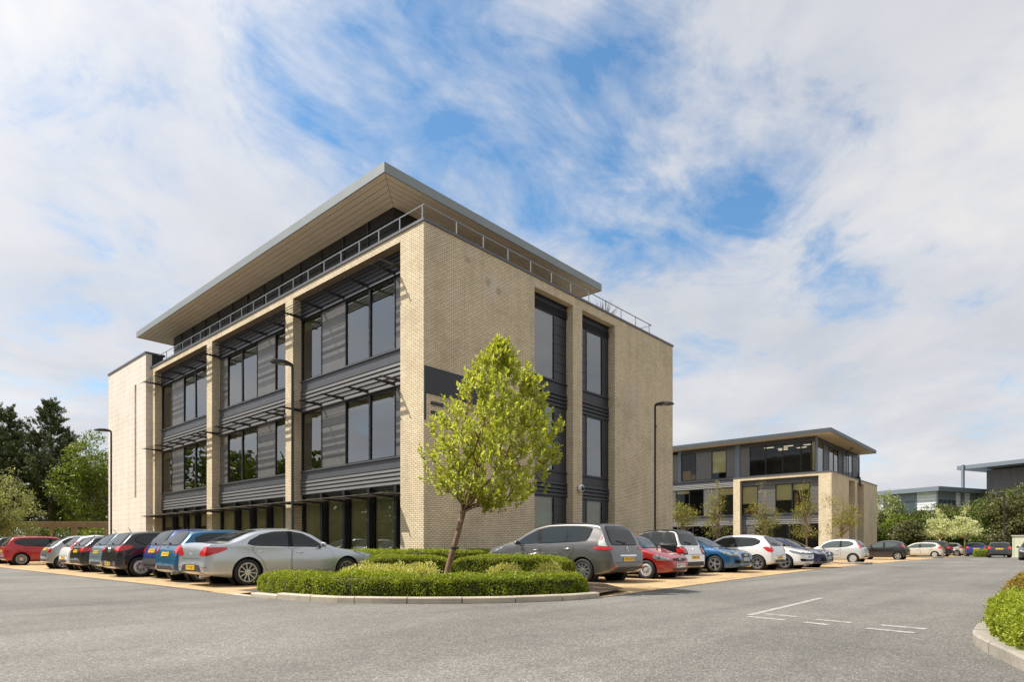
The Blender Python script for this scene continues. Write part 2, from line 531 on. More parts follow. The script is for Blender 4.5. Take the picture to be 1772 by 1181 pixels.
class MB:
    """collects shapes, then links them as ONE mesh object"""

    def __init__(s):
        s.v, s.f = [], []

    def add(s, vs, fs):
        o = len(s.v)
        s.v += [tuple(p) for p in vs]
        s.f += [tuple(i + o for i in f) for f in fs]
        return s

    def box(s, x0, x1, y0, y1, z0, z1):
        vs = [(x, y, z) for z in (z0, z1) for x, y in ((x0, y0), (x1, y0), (x1, y1), (x0, y1))]
        return s.add(vs, [(3, 2, 1, 0), (4, 5, 6, 7), (0, 1, 5, 4), (1, 2, 6, 5), (2, 3, 7, 6), (3, 0, 4, 7)])

    def prism(s, poly, fn, a, b):
        """poly: 2-D outline (ccw); fn(u,v,w) -> xyz ; extruded w from a to b"""
        n = len(poly)
        vs = [fn(u, v, a) for u, v in poly] + [fn(u, v, b) for u, v in poly]
        fs = [tuple(range(n - 1, -1, -1)), tuple(range(n, 2 * n))]
        fs += [(i, (i + 1) % n, n + (i + 1) % n, n + i) for i in range(n)]
        return s.add(vs, fs)

    def tube(s, pts, r, n=8, cap=True):
        pts = [Vector(p) for p in pts]
        rs = r if isinstance(r, (list, tuple)) else [r] * len(pts)
        o = len(s.v)
        up = None
        for i, p in enumerate(pts):
            d = (pts[min(i + 1, len(pts) - 1)] - pts[max(i - 1, 0)]).normalized()
            if up is None:
                up = d.orthogonal().normalized()
            else:
                up = (up - d * up.dot(d))
                up = up.normalized() if up.length > 1e-6 else d.orthogonal().normalized()
            q = d.cross(up)
            for k in range(n):
                a = 2 * math.pi * k / n
                s.v.append(tuple(p + (up * math.cos(a) + q * math.sin(a)) * rs[i]))
        for i in range(len(pts) - 1):
            for k in range(n):
                k2 = (k + 1) % n
                s.f.append((o + i * n + k, o + i * n + k2, o + (i + 1) * n + k2, o + (i + 1) * n + k))
        if cap:
            s.f.append(tuple(o + k for k in range(n - 1, -1, -1)))
            e = o + (len(pts) - 1) * n
            s.f.append(tuple(e + k for k in range(n)))
        return s

    def lathe(s, prof, fn, n=24):
        """prof: (r, h) pairs; fn(a, b, h) -> xyz"""
        o = len(s.v)
        for r, h in prof:
            for k in range(n):
                a = 2 * math.pi * k / n
                s.v.append(tuple(fn(r * math.cos(a), r * math.sin(a), h)))
        for i in range(len(prof) - 1):
            for k in range(n):
                k2 = (k + 1) % n
                s.f.append((o + i * n + k, o + i * n + k2, o + (i + 1) * n + k2, o + (i + 1) * n + k))
        return s

    def build(s, name, mat, parent=None, smooth=False, loc=None, sharp=None):
        me = bpy.data.meshes.new(name)
        off = Vector(loc) if loc is not None else (Vector(parent['_base']) if parent is not None and '_base' in parent else None)
        v = s.v
        if off is not None:
            v = [(p[0] - off[0], p[1] - off[1], p[2] - off[2]) for p in v]
        me.from_pydata(v, [], s.f)
        me.materials.append(MATS[mat] if isinstance(mat, str) else mat)
        if smooth:
            me.shade_smooth()
            if sharp:
                me.set_sharp_from_angle(angle=RAD(sharp))
        o = bpy.data.objects.new(name, me)
        COL.objects.link(o)
        if loc is not None:
            o.location = loc
        if parent is not None:
            o.parent = parent
        return o


def thing(name, label, cat, loc=(0, 0, 0), rotz=0.0, group=None, kind=None):
    o = bpy.data.objects.new(name, None)
    o.empty_display_size = 0.2
    COL.objects.link(o)
    o.location = loc
    o.rotation_euler = (0, 0, rotz)
    tag(o, label, cat, group, kind)
    return o


def wthing(name, label, cat, loc, group=None):
    """a thing whose parts are written in site coordinates"""
    o = thing(name, label, cat, loc, 0.0, group)
    o['_base'] = tuple(float(c) for c in loc)
    return o


def tag(o, label=None, cat=None, group=None, kind=None):
    if label:
        o['label'] = label
    if cat:
        o['category'] = cat
    if group:
        o['group'] = group
    if kind:
        o['kind'] = kind
    return o
# ================================================================ setting: ground, road, paving, kerbs


def struct(o):
    o['kind'] = 'structure'
    return o


def sheet(name, poly, z, mat):
    m = MB()
    tris = tessellate_polygon([[Vector((x, y, 0)) for x, y in poly]])
    m.v = [(x, y, z) for x, y in poly]
    for t3 in tris:
        a, b, c = (Vector((*poly[i], 0)) for i in t3)
        m.f.append(tuple(t3) if (b - a).cross(c - a).z > 0 else tuple(reversed(t3)))
    return struct(m.build(name, mat))


sheet('ground', [(-900, -900), (900, -900), (900, 900), (-900, 900)], -0.03, 'verge')
sheet('road_asphalt', [(-75, -75), (78, -75), (78, 75), (-75, 75)], 0.0, 'asphalt')

# planted corner between the two rows of bays: outline of its kerb face (site metres)
ARC = [(-8.92, -3.6), (-8.93, -4.6), (-8.92, -5.6), (-8.88, -6.3), (-8.80, -7.05), (-8.58, -7.9), (-8.20, -8.56), (-7.74, -9.16), (-7.21, -9.67),
       (-6.75, -10.05), (-6.08, -10.40), (-5.40, -10.62), (-4.75, -10.72)]
EDGE_R = [(-4.75, -10.72), (-1.0, -10.42), (4.7, -9.95), (15.2, -9.25), (26.5, -8.95), (62.0, -8.95), (75.0, -8.95)]
# tan block paving under the bays
pv = [(-8.92, 72.0)] + ARC + EDGE_R[1:] + [(75.0, 20.0), (53.0, 20.0), (53.0, -2.2), (19.5, -2.2), (0.0, -2.2), (-2.2, 0.0), (-2.2, 40.0), (12.0, 40.0), (12.0, 72.0)]
sheet('parking_paving', pv, 0.004, 'paving')
sheet('wall_foot_bed', [(-2.2, 40.0), (-2.2, 0.0), (0.0, -2.2), (19.5, -2.2), (19.5, 40.0)], 0.008, 'soil')


def offset_line(pts, d):
    out = []
    for i, p in enumerate(pts):
        a = Vector(pts[max(i - 1, 0)])
        b = Vector(pts[min(i + 1, len(pts) - 1)])
        t = (b - a).normalized()
        out.append((p[0] - t.y * d, p[1] + t.x * d))
    return out


def kerb_run(name, pts, wdt, h, mat, step=0.915, side=1, hs=None):
    """row of kerb stones following a line, joints cut between the stones"""
    # resample
    P = [Vector(p) for p in pts]
    L = [0]
    for a, b in zip(P, P[1:]):
        L.append(L[-1] + (b - a).length)

    def at(s):
        s = min(max(s, 0), L[-1])
        for i in range(len(P) - 1):
            if s <= L[i + 1] or i == len(P) - 2:
                k = (s - L[i]) / (L[i + 1] - L[i])
                return P[i].lerp(P[i + 1], k)
    m = MB()
    n = max(1, round(L[-1] / step))
    for k in range(n):
        a, b = L[-1] * k / n + 0.009, L[-1] * (k + 1) / n - 0.009
        sub = [at(a + (b - a) * j / 3) for j in range(4)]
        tin = []
        for j, p in enumerate(sub):
            t = (sub[min(j + 1, 3)] - sub[max(j - 1, 0)]).normalized()
            tin.append(p + Vector((-t.y, t.x)) * wdt * side)
        hk = h if hs is None else hs(k / n)
        jz = random.uniform(-0.003, 0.003)
        for j in range(3):
            o0, o1, i0, i1 = sub[j], sub[j + 1], tin[j], tin[j + 1]
            d0, d1 = (i0 - o0).normalized() * 0.02, (i1 - o1).normalized() * 0.02
            v = [(o0.x, o0.y, 0), (o1.x, o1.y, 0), (o1.x, o1.y, hk - 0.02 + jz), (o0.x, o0.y, hk - 0.02 + jz),
                 (o0.x + d0.x, o0.y + d0.y, hk + jz), (o1.x + d1.x, o1.y + d1.y, hk + jz), (i1.x, i1.y, hk + jz), (i0.x, i0.y, hk + jz), (i1.x, i1.y, 0), (i0.x, i0.y, 0)]
            fs = [(0, 1, 2, 3), (3, 2, 5, 4), (4, 5, 6, 7), (7, 6, 8, 9)]
            if j == 0:
                fs.append((0, 3, 4, 7, 9))
            if j == 2:
                fs.append((1, 8, 6, 5, 2))
            if side < 0:
                fs = [tuple(reversed(f)) for f in fs]
            m.add(v, fs)
    return struct(m.build(name, mat))


kerb_run('kerb', ARC[1:], 0.14, 0.11, 'kerb_stone', hs=lambda k: 0.012 + 0.10 * min(1, k / 0.16, (1 - k) / 0.10))
kerb_run('kerb', [(-2.75, 40.0), (-2.75, -0.4), (-2.72, -1.2)], 0.125, 0.10, 'kerb_grey', side=1)
kerb_run('kerb', [(-1.2, -2.75), (19.0, -2.75)], 0.125, 0.10, 'kerb_grey', side=1)
# flush edging between asphalt and bays
m = MB()
for line, sgn in (([(-8.92, 60.0), (-8.92, -3.6)], 1), (EDGE_R[:-1], 1)):
    inn = offset_line(line, 0.10 * sgn)
    for a, b, c, d in zip(line, line[1:], inn[1:], inn):
        m.add([(*a, 0.008), (*b, 0.008), (*c, 0.008), (*d, 0.008)], [(0, 1, 2, 3)])
struct(m.build('paving_edge', 'kerb_joint'))
# soil inside the planted corner
bed = offset_line(ARC[1:], 0.14)[0:] + [(-3.0, -10.2), (-1.55, -8.6), (-1.35, -2.75), (-2.75, -1.2), (-6.9, -3.4), (-8.4, -4.4)]
sheet('planting_soil', bed, 0.075, 'soil')
# bed on the near right with its kerb
RK = [(-12.6, -18.5), (-10.6, -17.70), (-9.2, -17.22), (-8.27, -16.94), (-7.84, -16.80), (-7.26, -16.60), (-6.76, -16.48), (-5.97, -16.45), (-4.0, -16.45), (0.0, -16.46), (10.0, -16.46), (58.0, -16.46)]
kerb_run('kerb', RK, 0.15, 0.115, 'kerb_grey', side=-1)
sheet('planting_soil', [p for p in offset_line(RK, -0.15)] + [(58.0, -24.0), (-12.6, -24.0)], 0.09, 'soil')

# ---------------------------------------------------------------- painted markings


def line_mark(m, a, b, wd, z=0.004):
    a, b = Vector(a), Vector(b)
    t = (b - a).normalized()
    n = Vector((-t.y, t.x)) * wd / 2
    m.add([(*(a - n), z), (*(b - n), z), (*(b + n), z), (*(a + n), z)], [(0, 1, 2, 3)])


m = MB()
line_mark(m, (-5.80, -13.90), (-1.95, -13.78), 0.10)
for a, b in (((-5.98, -13.95), (-6.05, -14.46)), ((-5.46, -13.98), (-5.55, -14.47)), ((-6.12, -14.72), (-6.22, -15.02)), ((-5.70, -14.74), (-5.80, -15.18)),
             ((-6.26, -15.45), (-6.35, -15.94)), ((-5.80, -15.50), (-5.88, -15.98))):
    line_mark(m, a, b, 0.13)
struct(m.build('road_marking', 'road_paint'))
m = MB()
for k in range(-1, 14):         # ends of the bay lines, left row
    y = 0.0 + k * 2.45
    line_mark(m, (-8.5, y), (-7.95, y), 0.09, 0.0085)
    line_mark(m, (-7.95 + 1.2, y), (-4.0, y), 0.09, 0.0085)
for k in range(0, 24):          # right row
    x = -1.1 + k * 2.45
    ye = -9.75 if x < 8 else -9.0
    line_mark(m, (x, ye), (x, ye + 0.45), 0.09, 0.0085)
    line_mark(m, (x, ye + 1.5), (x, -4.0), 0.09, 0.0085)
struct(m.build('bay_marking', 'road_paint'))

# ================================================================ main office building
OB = wthing('office_building', 'large buff brick office block of three storeys with wide overhanging roof, in the centre', 'building', (9.0, 13.0, 0.0))
OB['_base'] = (0.0, 0.0, 0.0)
OB.location = (0, 0, 0)
T = 0.42           # depth of the recess behind the brick frame
ZP = 12.70         # top of brick


def part(mb, name, mat, parent=OB, **k):
    return mb.build(name, mat, parent, **k)


# brick end wall with its two tall openings
m = MB()
m.box(0, 6.21, 0, 0.45, 0, ZP)
m.box(0, 0.45, 0.45, 1.34, 0, ZP)
m.box(6.21, 9.03, 0, 0.45, 12.28, ZP)
m.box(9.03, 9.75, 0, 0.45, 0, ZP)
m.box(9.75, 12.59, 0, 0.45, 12.28, ZP)
m.box(12.59, 18.83, 0, 0.45, 0, ZP)
m.box(18.38, 18.83, 0.45, 28.0, 0, ZP)
part(m, 'brick_wall', 'brick')
PIERS = [(9.25, 9.94), (18.10, 18.80), (26.95, 27.655)]
for a, b in PIERS:
    part(MB().box(0, T + 0.03, a, b, 0, 12.38), 'brick_pier', 'brick')
part(MB().box(0, 0.45, 1.34, 27.655, 12.38, ZP), 'brick_beam', 'brick')
# coping
m = MB()
m.box(-0.045, 18.875, -0.045, 0.50, ZP, ZP + 0.10)
m.box(-0.045, 0.50, 0.50, 27.655, ZP, ZP + 0.10)
m.box(18.335, 18.875, 0.50, 28.0, ZP, ZP + 0.10)
part(m, 'coping', 'coping')
m = MB()
m.box(0.45, 18.38, 0.45, 28.0, 12.16, 12.24)
part(m, 'terrace_deck', 'roof_top')

LEV = [(3.35, 4.02, 4.46), (7.17, 8.10, 8.62)]       # rib bottom, rib top = flat bottom, flat top
BAYS = [(1.34, 9.25), (9.94, 18.10), (18.80, 26.95)]
LAY = [   # per bay: (kind, y0, y1)
    [('panel', 1.34, 2.20), ('win', 2.20, 3.90), ('win', 3.90, 5.65), ('panel', 5.65, 7.50), ('win', 7.50, 9.25)],
    [('win', 9.94, 11.76), ('panel', 11.76, 13.62), ('win', 13.62, 15.34), ('win', 15.34, 17.10), ('panel', 17.10, 18.10)],
    [('panel', 18.80, 19.70), ('win', 19.70, 21.50), ('win', 21.50, 23.30), ('panel', 23.30, 25.22), ('win', 25.22, 26.95)]]


def ribs(m, y0, y1, z0, z1, n, x=T):
    """stacked sloping metal louvres"""
    h = (z1 - z0) / n
    for k in range(n):
        a = z0 + k * h
        poly = [(x + 0.05, a + 0.022), (x - 0.055, a + 0.022), (x - 0.06, a + 0.04), (x - 0.025, a + h - 0.010), (x + 0.05, a + h - 0.010)]
        m.prism(poly, lambda u, v, w_: (u, w_, v), y1, y0)
    m.box(x + 0.03, x + 0.06, y0 + 0.001, y1 - 0.001, z0 + 0.001, z1 - 0.001)


def boards(m, y0, y1, z0, z1, n, x=T, ax='x'):
    h = (z1 - z0) / n
    for k in range(n):
        if ax == 'x':
            m.box(x, x + 0.03, y0 + 0.012, y1 - 0.012, z0 + k * h + 0.011, z0 + (k + 1) * h - 0.011)
        else:
            m.box(y0 + 0.012, y1 - 0.012, x, x + 0.03, z0 + k * h + 0.011, z0 + (k + 1) * h - 0.011)


PR = random.Random(77)


def window(parent, ax, x, a, b, z0, z1, fr=0.055, glass='glass', blind=None, bmat='olive_blind', depth=0.05, frame_mat='black_frame', both=True):
    """one glazed unit: frame > pane, blind. ax='x': lies in plane x, spans y a..b ; ax='y' swapped"""
    m = MB()

    def bx(u0, u1, d0, d1, q0, q1):
        if ax == 'x':
            m.box(x + d0, x + d1, u0, u1, q0, q1)
        else:
            m.box(u0, u1, x + d0, x + d1, q0, q1)
    bx(a, a + fr, 0, 0.10, z0, z1)
    bx(b - fr, b, 0, 0.10, z0, z1)
    bx(a + fr, b - fr, 0, 0.10, z0, z0 + fr)
    bx(a + fr, b - fr, 0, 0.10, z1 - fr, z1)
    f = m.build('window', frame_mat, parent)
    m = MB()
    g = x + depth
    t1, t2 = PR.uniform(-0.008, 0.008), PR.uniform(-0.012, 0.012)
    if ax == 'x':
        m.add([(g + t1, a + fr, z0 + fr), (g + t1 + t2, a + fr, z1 - fr), (g - t1 + t2, b - fr, z1 - fr), (g - t1, b - fr, z0 + fr)], [(0, 1, 2, 3)])
    else:
        m.add([(a + fr, g + t1, z0 + fr), (b - fr, g - t1, z0 + fr), (b - fr, g - t1 + t2, z1 - fr), (a + fr, g + t1 + t2, z1 - fr)], [(0, 1, 2, 3)])
    o = m.build('pane', glass, parent)
    o.parent = f
    if blind:
        m = MB()
        zb = z1 - fr - blind * (z1 - z0 - 2 * fr)
        if ax == 'x':
            m.box(x + 0.16, x + 0.175, a + fr + 0.01, b - fr - 0.01, zb, z1 - fr)
        else:
            m.box(a + fr + 0.01, b - fr - 0.01, x + 0.16, x + 0.175, zb, z1 - fr)
        o = m.build('blind', bmat, parent)
        o.parent = f
    return f


rb = random.Random(3)
for bi, (y0, y1) in enumerate(BAYS):
    # ground floor: full-height glazing between heavy mullions
    mu = [y0, y0 + 0.75] + [y0 + 0.75 + 1.77 * k for k in range(1, 5)]
    mu = [v for v in mu if v < y1 - 0.5] + [y1]
    for a, b in zip(mu, mu[1:]):
        window(OB, 'x', T + 0.06, a + (0.06 if a > y0 else 0), b - (0.06 if b < y1 else 0), 0.15, 3.30, glass='glass_low', blind=[0.985, 0.985, 0.45][bi] - (0.0 if bi < 2 else rb.uniform(0, 0.2)), bmat='gf_blind')
    m = MB()
    for v in mu[1:-1]:
        m.box(T - 0.10, T + 0.055, v - 0.085, v + 0.085, 0.0, 3.35)
    m.box(T - 0.02, T + 0.055, y0, y1, 0.0, 0.15)
    part(m, 'mullion', 'black_frame')
    for li, (za, zb, zc) in enumerate(LEV):
        m = MB()
        ribs(m, y0, y1, za, zb, 4 if li == 0 else 5)
        part(m, 'louvre_band', 'rib_metal')
        m = MB()
        m.box(T - 0.05, T + 0.05, y0, y1, zb, zb + 0.045)
        m.box(T, T + 0.05, y0, y1, zb + 0.045, zc - 0.05)
        m.box(T - 0.07, T + 0.05, y0, y1, zc - 0.05, zc)
        part(m, 'spandrel_panel', 'spandrel')
    m = MB()
    ribs(m, y0, y1, 11.45, 12.38, 5)
    part(m, 'louvre_band', 'spandrel_dark')  # shade under the beam is put into this band's darker colour
    for li, (z0, z1) in enumerate(((4.46, 7.17), (8.62, 11.45))):
        for kind, a, b in LAY[bi]:
            if kind == 'win':
                window(OB, 'x', T, a, b, z0, z1, blind=0.15)  # short pale strip added as the brick beam's reflection in the pane top
            else:
                m = MB()
                boards(m, a, b, z0 + 0.02, z1 - 0.02, 6, T + 0.02)
                m.box(T + 0.05, T + 0.07, a + 0.001, b - 0.001, z0, z1)
                part(m, 'cladding_panel', 'panel_metal')

# brise-soleil: brackets and blades in front of every storey
for z in (2.95, 7.30, 11.60):
    for bi, (y0, y1) in enumerate(BAYS):
        e0 = 1.62 if bi == 0 else BAYS[bi][0] - 0.35
        e1 = BAYS[bi + 1][0] - 0.35 if bi < 2 else 27.60
        m = MB()
        for x in ((-0.60, -0.455, -0.31, -0.165) if z > 3 else (-0.60, -0.52, -0.44, -0.36, -0.28, -0.20, -0.12)):
            a0, a1 = e0 + 0.002, e1 - 0.002
            m.prism([(x - 0.034, z + 0.004), (x + 0.034, z + 0.034), (x + 0.030, z + 0.046), (x - 0.040, z + 0.016)], lambda u, v, w_: (u, w_, v), a1, a0)
        for x in ((0.02, 0.10) if z > 3 else (0.0, 0.08, 0.16, 0.24)):
            m.prism([(x - 0.034, z + 0.004), (x + 0.034, z + 0.034), (x + 0.030, z + 0.046), (x - 0.040, z + 0.016)], lambda u, v, w_: (u, w_, v), y1 - 0.01, y0 + 0.01)
        o = part(m, 'brise_soleil', 'brise')
        ys = [y0 + 0.06] + [y0 + 0.87 + 1.75 * k for k in range(0, 5) if y0 + 0.87 + 1.75 * k < y1 - 0.3] + [y1 - 0.06]
        if bi == 0:
            ys[0] = 1.66
        for yy in ys:
            m = MB()
            m.prism([(T + 0.02, z + 0.06), (-0.70, z + 0.01), (-0.70, z - 0.03), (T + 0.02, z - 0.085)], lambda u, v, w_: (u, w_, v), yy + 0.02, yy - 0.02)
            b_ = part(m, 'bracket', 'brise')
            b_.parent = o

# end-wall openings: glazing, cladding boards, spandrels
for (x0, x1, lay) in ((6.21, 9.03, [('win', 6.21, 8.09), ('panel', 8.09, 9.03)]), (9.75, 12.59, [('panel', 9.75, 10.62), ('win', 10.62, 12.05), ('trim', 12.05, 12.59)])):
    Y = 0.37
    for (z0, z1, top) in ((0.3, 3.30, 4.46), (4.46, 7.45, 8.62), (8.62, 11.68, 12.28)):
        for kind, a, b in lay:
            if kind == 'win':
                bl = {3.30: 0.97, 7.45: 0.55, 11.68: 0.72}[z1] if x0 < 8 else {3.30: 0.97, 7.45: 0.35, 11.68: 0.18}[z1]
                window(OB, 'y', Y, a, b, z0, z1, blind=bl, bmat='gf_blind' if z1 < 4 else 'inner_wall', glass='glass_low' if z1 < 4 else 'glass')
            elif kind == 'panel':
                m = MB()
                boards(m, a, b, z0 + 0.02, z1 - 0.02, 7, Y + 0.02, 'y')
                m.box(a + 0.001, b - 0.001, Y + 0.05, Y + 0.07, z0, z1)
                part(m, 'cladding_panel', 'panel_dark')
            else:
                part(MB().box(a, b, Y + 0.01, Y + 0.07, z0, z1), 'cladding_panel', 'spandrel_dark')
        m = MB()
        h = top - z1
        n = 4
        for k in range(n):
            za = z1 + h * 0.62 * k / n
            zb2 = z1 + h * 0.62 * (k + 1) / n
            poly = [(Y + 0.05, za + 0.015), (Y - 0.05, za + 0.015), (Y - 0.05, za + 0.04), (Y + 0.0, zb2 - 0.015), (Y + 0.05, zb2 - 0.015)]
            m.prism(poly, lambda u, v, w_: (w_, u, v), x0, x1)
        m.box(x0, x1, Y + 0.02, Y + 0.06, z1 + h * 0.62, top - 0.06)
        m.box(x0, x1, Y - 0.05, Y + 0.06, top - 0.05, top)
        part(m, 'spandrel_panel', 'spandrel_dark')
    part(MB().box(x0, x1, Y, Y + 0.06, 0.0, 0.3), 'spandrel_panel', 'spandrel_dark')

# floors and cores seen through the glass
m = MB()
for z in (0.02, 4.05, 8.2):
    m.box(0.75, 18.3, 0.75, 27.6, z - 0.3 if z > 1 else z - 0.01, z)
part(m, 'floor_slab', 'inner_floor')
m = MB()
for z in (3.36, 7.30, 11.6):
    m.box(0.70, 18.3, 0.70, 27.6, z, z + 0.06)
part(m, 'office_ceiling', 'pale_ceiling')
m = MB()
m.box(6.0, 6.2, 5.5, 27.5, 0.02, 11.6)
m.box(5.9, 18.3, 5.3, 5.5, 0.02, 11.6)
for yy in (9.6, 18.45, 27.4):
    m.box(0.62, 5.9, yy, yy + 0.1, 0.02, 11.6)
for xx in (9.3, 18.2):
    m.box(xx, xx + 0.1, 0.62, 5.2, 0.02, 11.6)
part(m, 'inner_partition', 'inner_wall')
m = MB()
for z in (7.285, 11.585):
    for yy in (4.6, 14.0, 21.8):
        m.box(2.4, 3.5, yy, yy + 0.28, z - 0.02, z)
    m.box(10.9, 12.1, 2.2, 2.5, z - 0.02, z)
part(m, 'ceiling_light', 'lamp_glow')

# penthouse and its big flat roof
m = MB()
m.box(2.22, 13.88, 4.70, 30.0, 12.24, 15.80)
part(m, 'penthouse_wall', 'black_frame')
m = MB()
for k in range(8):
    m.box(2.17, 2.22, 4.75, 30.0, 12.5 + k * 0.40, 12.53 + k * 0.40)
for k in range(12):
    m.box(2.16, 2.22, 6.5 + k * 2.0, 6.56 + k * 2.0, 12.3, 15.78)
for k in range(6):
    m.box(3.5 + k * 1.8, 3.56 + k * 1.8, 4.64, 4.70, 12.3, 15.78)
part(m, 'penthouse_mullion', 'charcoal')
RX0, RX1, RY0, RY1 = 0.39, 15.70, 2.86, 31.80
m = MB()      # roof body, edge slightly stepped at the top
m.box(RX0 + 0.05, RX1 - 0.05, RY0 + 0.05, RY1 - 0.05, 15.86, 16.16)
m.box(RX0 + 0.18, RX1 - 0.35, RY0 + 0.18, RY1 - 0.3, 16.16, 16.27)
part(m, 'roof', 'roof_top')
m = MB()
m.box(RX0, RX0 + 0.05, RY0, RY1, 15.80, 16.20)
m.box(RX0 + 0.05, RX1, RY0, RY0 + 0.05, 15.80, 16.20)
m.box(RX1 - 0.05, RX1, RY0 + 0.05, RY1, 15.80, 16.20)
m.box(RX0 + 0.05, RX1 - 0.05, RY1 - 0.05, RY1, 15.80, 16.20)
part(m, 'fascia', 'fascia')
m = MB()      # soffit boards, mitred at the corners
O = 1.83
nb = 6
for k in range(nb):
    a, b = 0.06 + (O - 0.06) * k / nb + 0.014, 0.06 + (O - 0.06) * (k + 1) / nb - 0.014
    z0, z1 = 15.815, 15.835
    rings = []
    for d in (a, b):
        rings.append([(RX0 + d, RY0 + d), (RX1 - d, RY0 + d), (RX1 - d, RY1 - d), (RX0 + d, RY1 - d)])
    for e in range(4):
        e2 = (e + 1) % 4
        q = [rings[0][e], rings[0][e2], rings[1][e2], rings[1][e]]
        g = 0.012
        # pull the mitre ends apart
        c = [Vector(p) for p in q]
        t = (c[1] - c[0]).normalized()
        c = [c[0] + t * g, c[1] - t * g, c[2] - t * g, c[3] + t * g]
        m.add([(p.x, p.y, z0) for p in c] + [(p.x, p.y, z1) for p in c], [(3, 2, 1, 0), (4, 5, 6, 7), (0, 1, 5, 4), (1, 2, 6, 5), (2, 3, 7, 6), (3, 0, 4, 7)])
part(m, 'soffit', 'soffit')
m = MB()
m.box(RX0 + 0.06, RX1 - 0.06, RY0 + 0.06, RY1 - 0.06, 15.84, 15.855)
part(m, 'soffit_backing', 'soffit_gap')

# terrace railing
m = MB()
ZR = 13.40
m.tube([(0.15, 26.6, ZR), (0.15, 0.15, ZR), (16.6, 0.15, ZR), (16.6, 1.5, ZR)], 0.024, 6)
yy = 0.25
while yy < 26.6:
    m.box(0.135, 0.165, yy - 0.02, yy + 0.02, ZP + 0.10, ZR - 0.02)
    yy += 1.32
xx = 1.75
while xx < 16.7:
    m.box(xx - 0.02, xx + 0.02, 0.135, 0.165, ZP + 0.10, ZR - 0.02)
    xx += 1.46
part(m, 'terrace_railing', 'rail')
m = MB()      # bristle of bird spikes along the coping
r2 = random.Random(5)


def spike(x, y):
    dx, dy = r2.uniform(-0.05, 0.05), r2.uniform(-0.05, 0.05)
    z = ZP + 0.10
    h = r2.uniform(0.11, 0.17)
    m.add([(x - 0.004, y - 0.004, z), (x + 0.004, y - 0.004, z), (x, y + 0.005, z), (x + dx, y + dy, z + h)], [(0, 1, 3), (1, 2, 3), (2, 0, 3)])


for k in range(360):
    spike(0.05, 0.05 + k * 0.075)
for k in range(150):
    spike(0.12 + k * 0.075, 0.05)
part(m, 'bird_spike', 'lamp_black')['kind'] = 'stuff'

# stone-clad stair tower at the far end of the long front
m = MB()
TX = -0.30
TZ = 13.66
m.box(TX, 0.06, 27.66, 29.50, 0, TZ)
m.box(TX, 0.06, 29.86, 35.60, 0, TZ)
m.box(TX, 0.06, 29.50, 29.86, 0, 4.3)
m.box(TX, 0.06, 29.50, 29.86, 11.95, TZ)
m.box(0.06, 8.0, 35.2, 35.6, 0, TZ)
part(m, 'stair_tower', 'stone')
m = MB()
m.box(-0.06, 0.055, 29.50, 29.86, 4.3, 11.95)
part(m, 'slit_window', 'far_glass')
m = MB()
for z in (5.9, 7.6, 8.1, 10.1, 11.3):
    m.box(-0.14, -0.065, 29.50, 29.86, z, z + 0.10)
part(m, 'slit_louvre', 'black_frame')
m = MB()
m.box(0.06, 0.75, 27.70, 35.2, 0, TZ)
part(m, 'tower_cladding', 'charcoal')
m = MB()
m.box(TX - 0.05, 0.85, 27.60, 35.65, TZ, TZ + 0.12)
part(m, 'tower_coping', 'coping')
# clad link behind
part(MB().box(0.75, 18.0, 28.0, 35.2, 0, 12.1), 'rear_wall', 'charcoal')

# stains on the end wall: pale efflorescence where old fixings were removed
# sign on the end wall
SG = wthing('wall_sign', 'dark blanked-out sign panel with cut bars below, on the brick corner behind the tree', 'sign', (0.0, -0.02, 5.5))
m = MB()
m.box(0.01, 3.42, -0.045, -0.004, 6.52, 7.50)
m.build('sign_panel', 'sign_dark', SG)
m = MB()
m.box(0.01, 0.085, -0.042, -0.004, 5.56, 6.515)
m.box(0.34, 0.92, -0.042, -0.004, 6.14, 6.26)
m.box(0.34, 0.92, -0.042, -0.004, 5.80, 5.92)
m.prism([(0.74, 5.795), (0.95, 5.795), (0.95, 5.50), (0.85, 5.50)], lambda u, v, w_: (u, w_, v), -0.004, -0.042)
m.build('sign_bar', 'sign_dark', SG)
# dome camera on the slim pier
CC = wthing('security_camera', 'white round dome camera on the slim brick pier between the tall openings', 'camera', (9.48, 0.0, 3.74))
m = MB()
m.lathe([(0.0, -0.02), (0.05, -0.02), (0.14, -0.04), (0.185, -0.09), (0.185, -0.16), (0.165, -0.20), (0.11, -0.215), (0.11, -0.20)], lambda a, b, h: (9.48 + a, h, 3.74 + b), 24)
m.build('camera_body', 'white_gloss', CC, smooth=True, sharp=40)
m = MB()
m.lathe([(0.112, -0.205), (0.105, -0.235), (0.075, -0.265), (0.03, -0.28), (0.0, -0.282)], lambda a, b, h: (9.48 + a, h, 3.72 + b), 20)
m.build('camera_dome', 'dome_black', CC, smooth=True)
# ================================================================ vehicles


def pchip(xs, ys):
    xs = np.array(xs, float)
    ys = np.array(ys, float)
    h = np.diff(xs)
    d = np.diff(ys) / h
    m = np.zeros(len(xs))
    for i in range(1, len(xs) - 1):
        if d[i - 1] * d[i] > 0:
            w1, w2 = 2 * h[i] + h[i - 1], h[i] + 2 * h[i - 1]
            m[i] = (w1 + w2) / (w1 / d[i - 1] + w2 / d[i])
    m[0], m[-1] = d[0], d[-1]

    def f(x):
        x = np.clip(x, xs[0], xs[-1])
        i = np.clip(np.searchsorted(xs, x, 'right') - 1, 0, len(h) - 1)
        t = (x - xs[i]) / h[i]
        return ((1 + 2 * t) * (1 - t) ** 2 * ys[i] + t * (1 - t) ** 2 * h[i] * m[i] + t * t * (3 - 2 * t) * ys[i + 1] + t * t * (t - 1) * h[i] * m[i + 1])
    return f


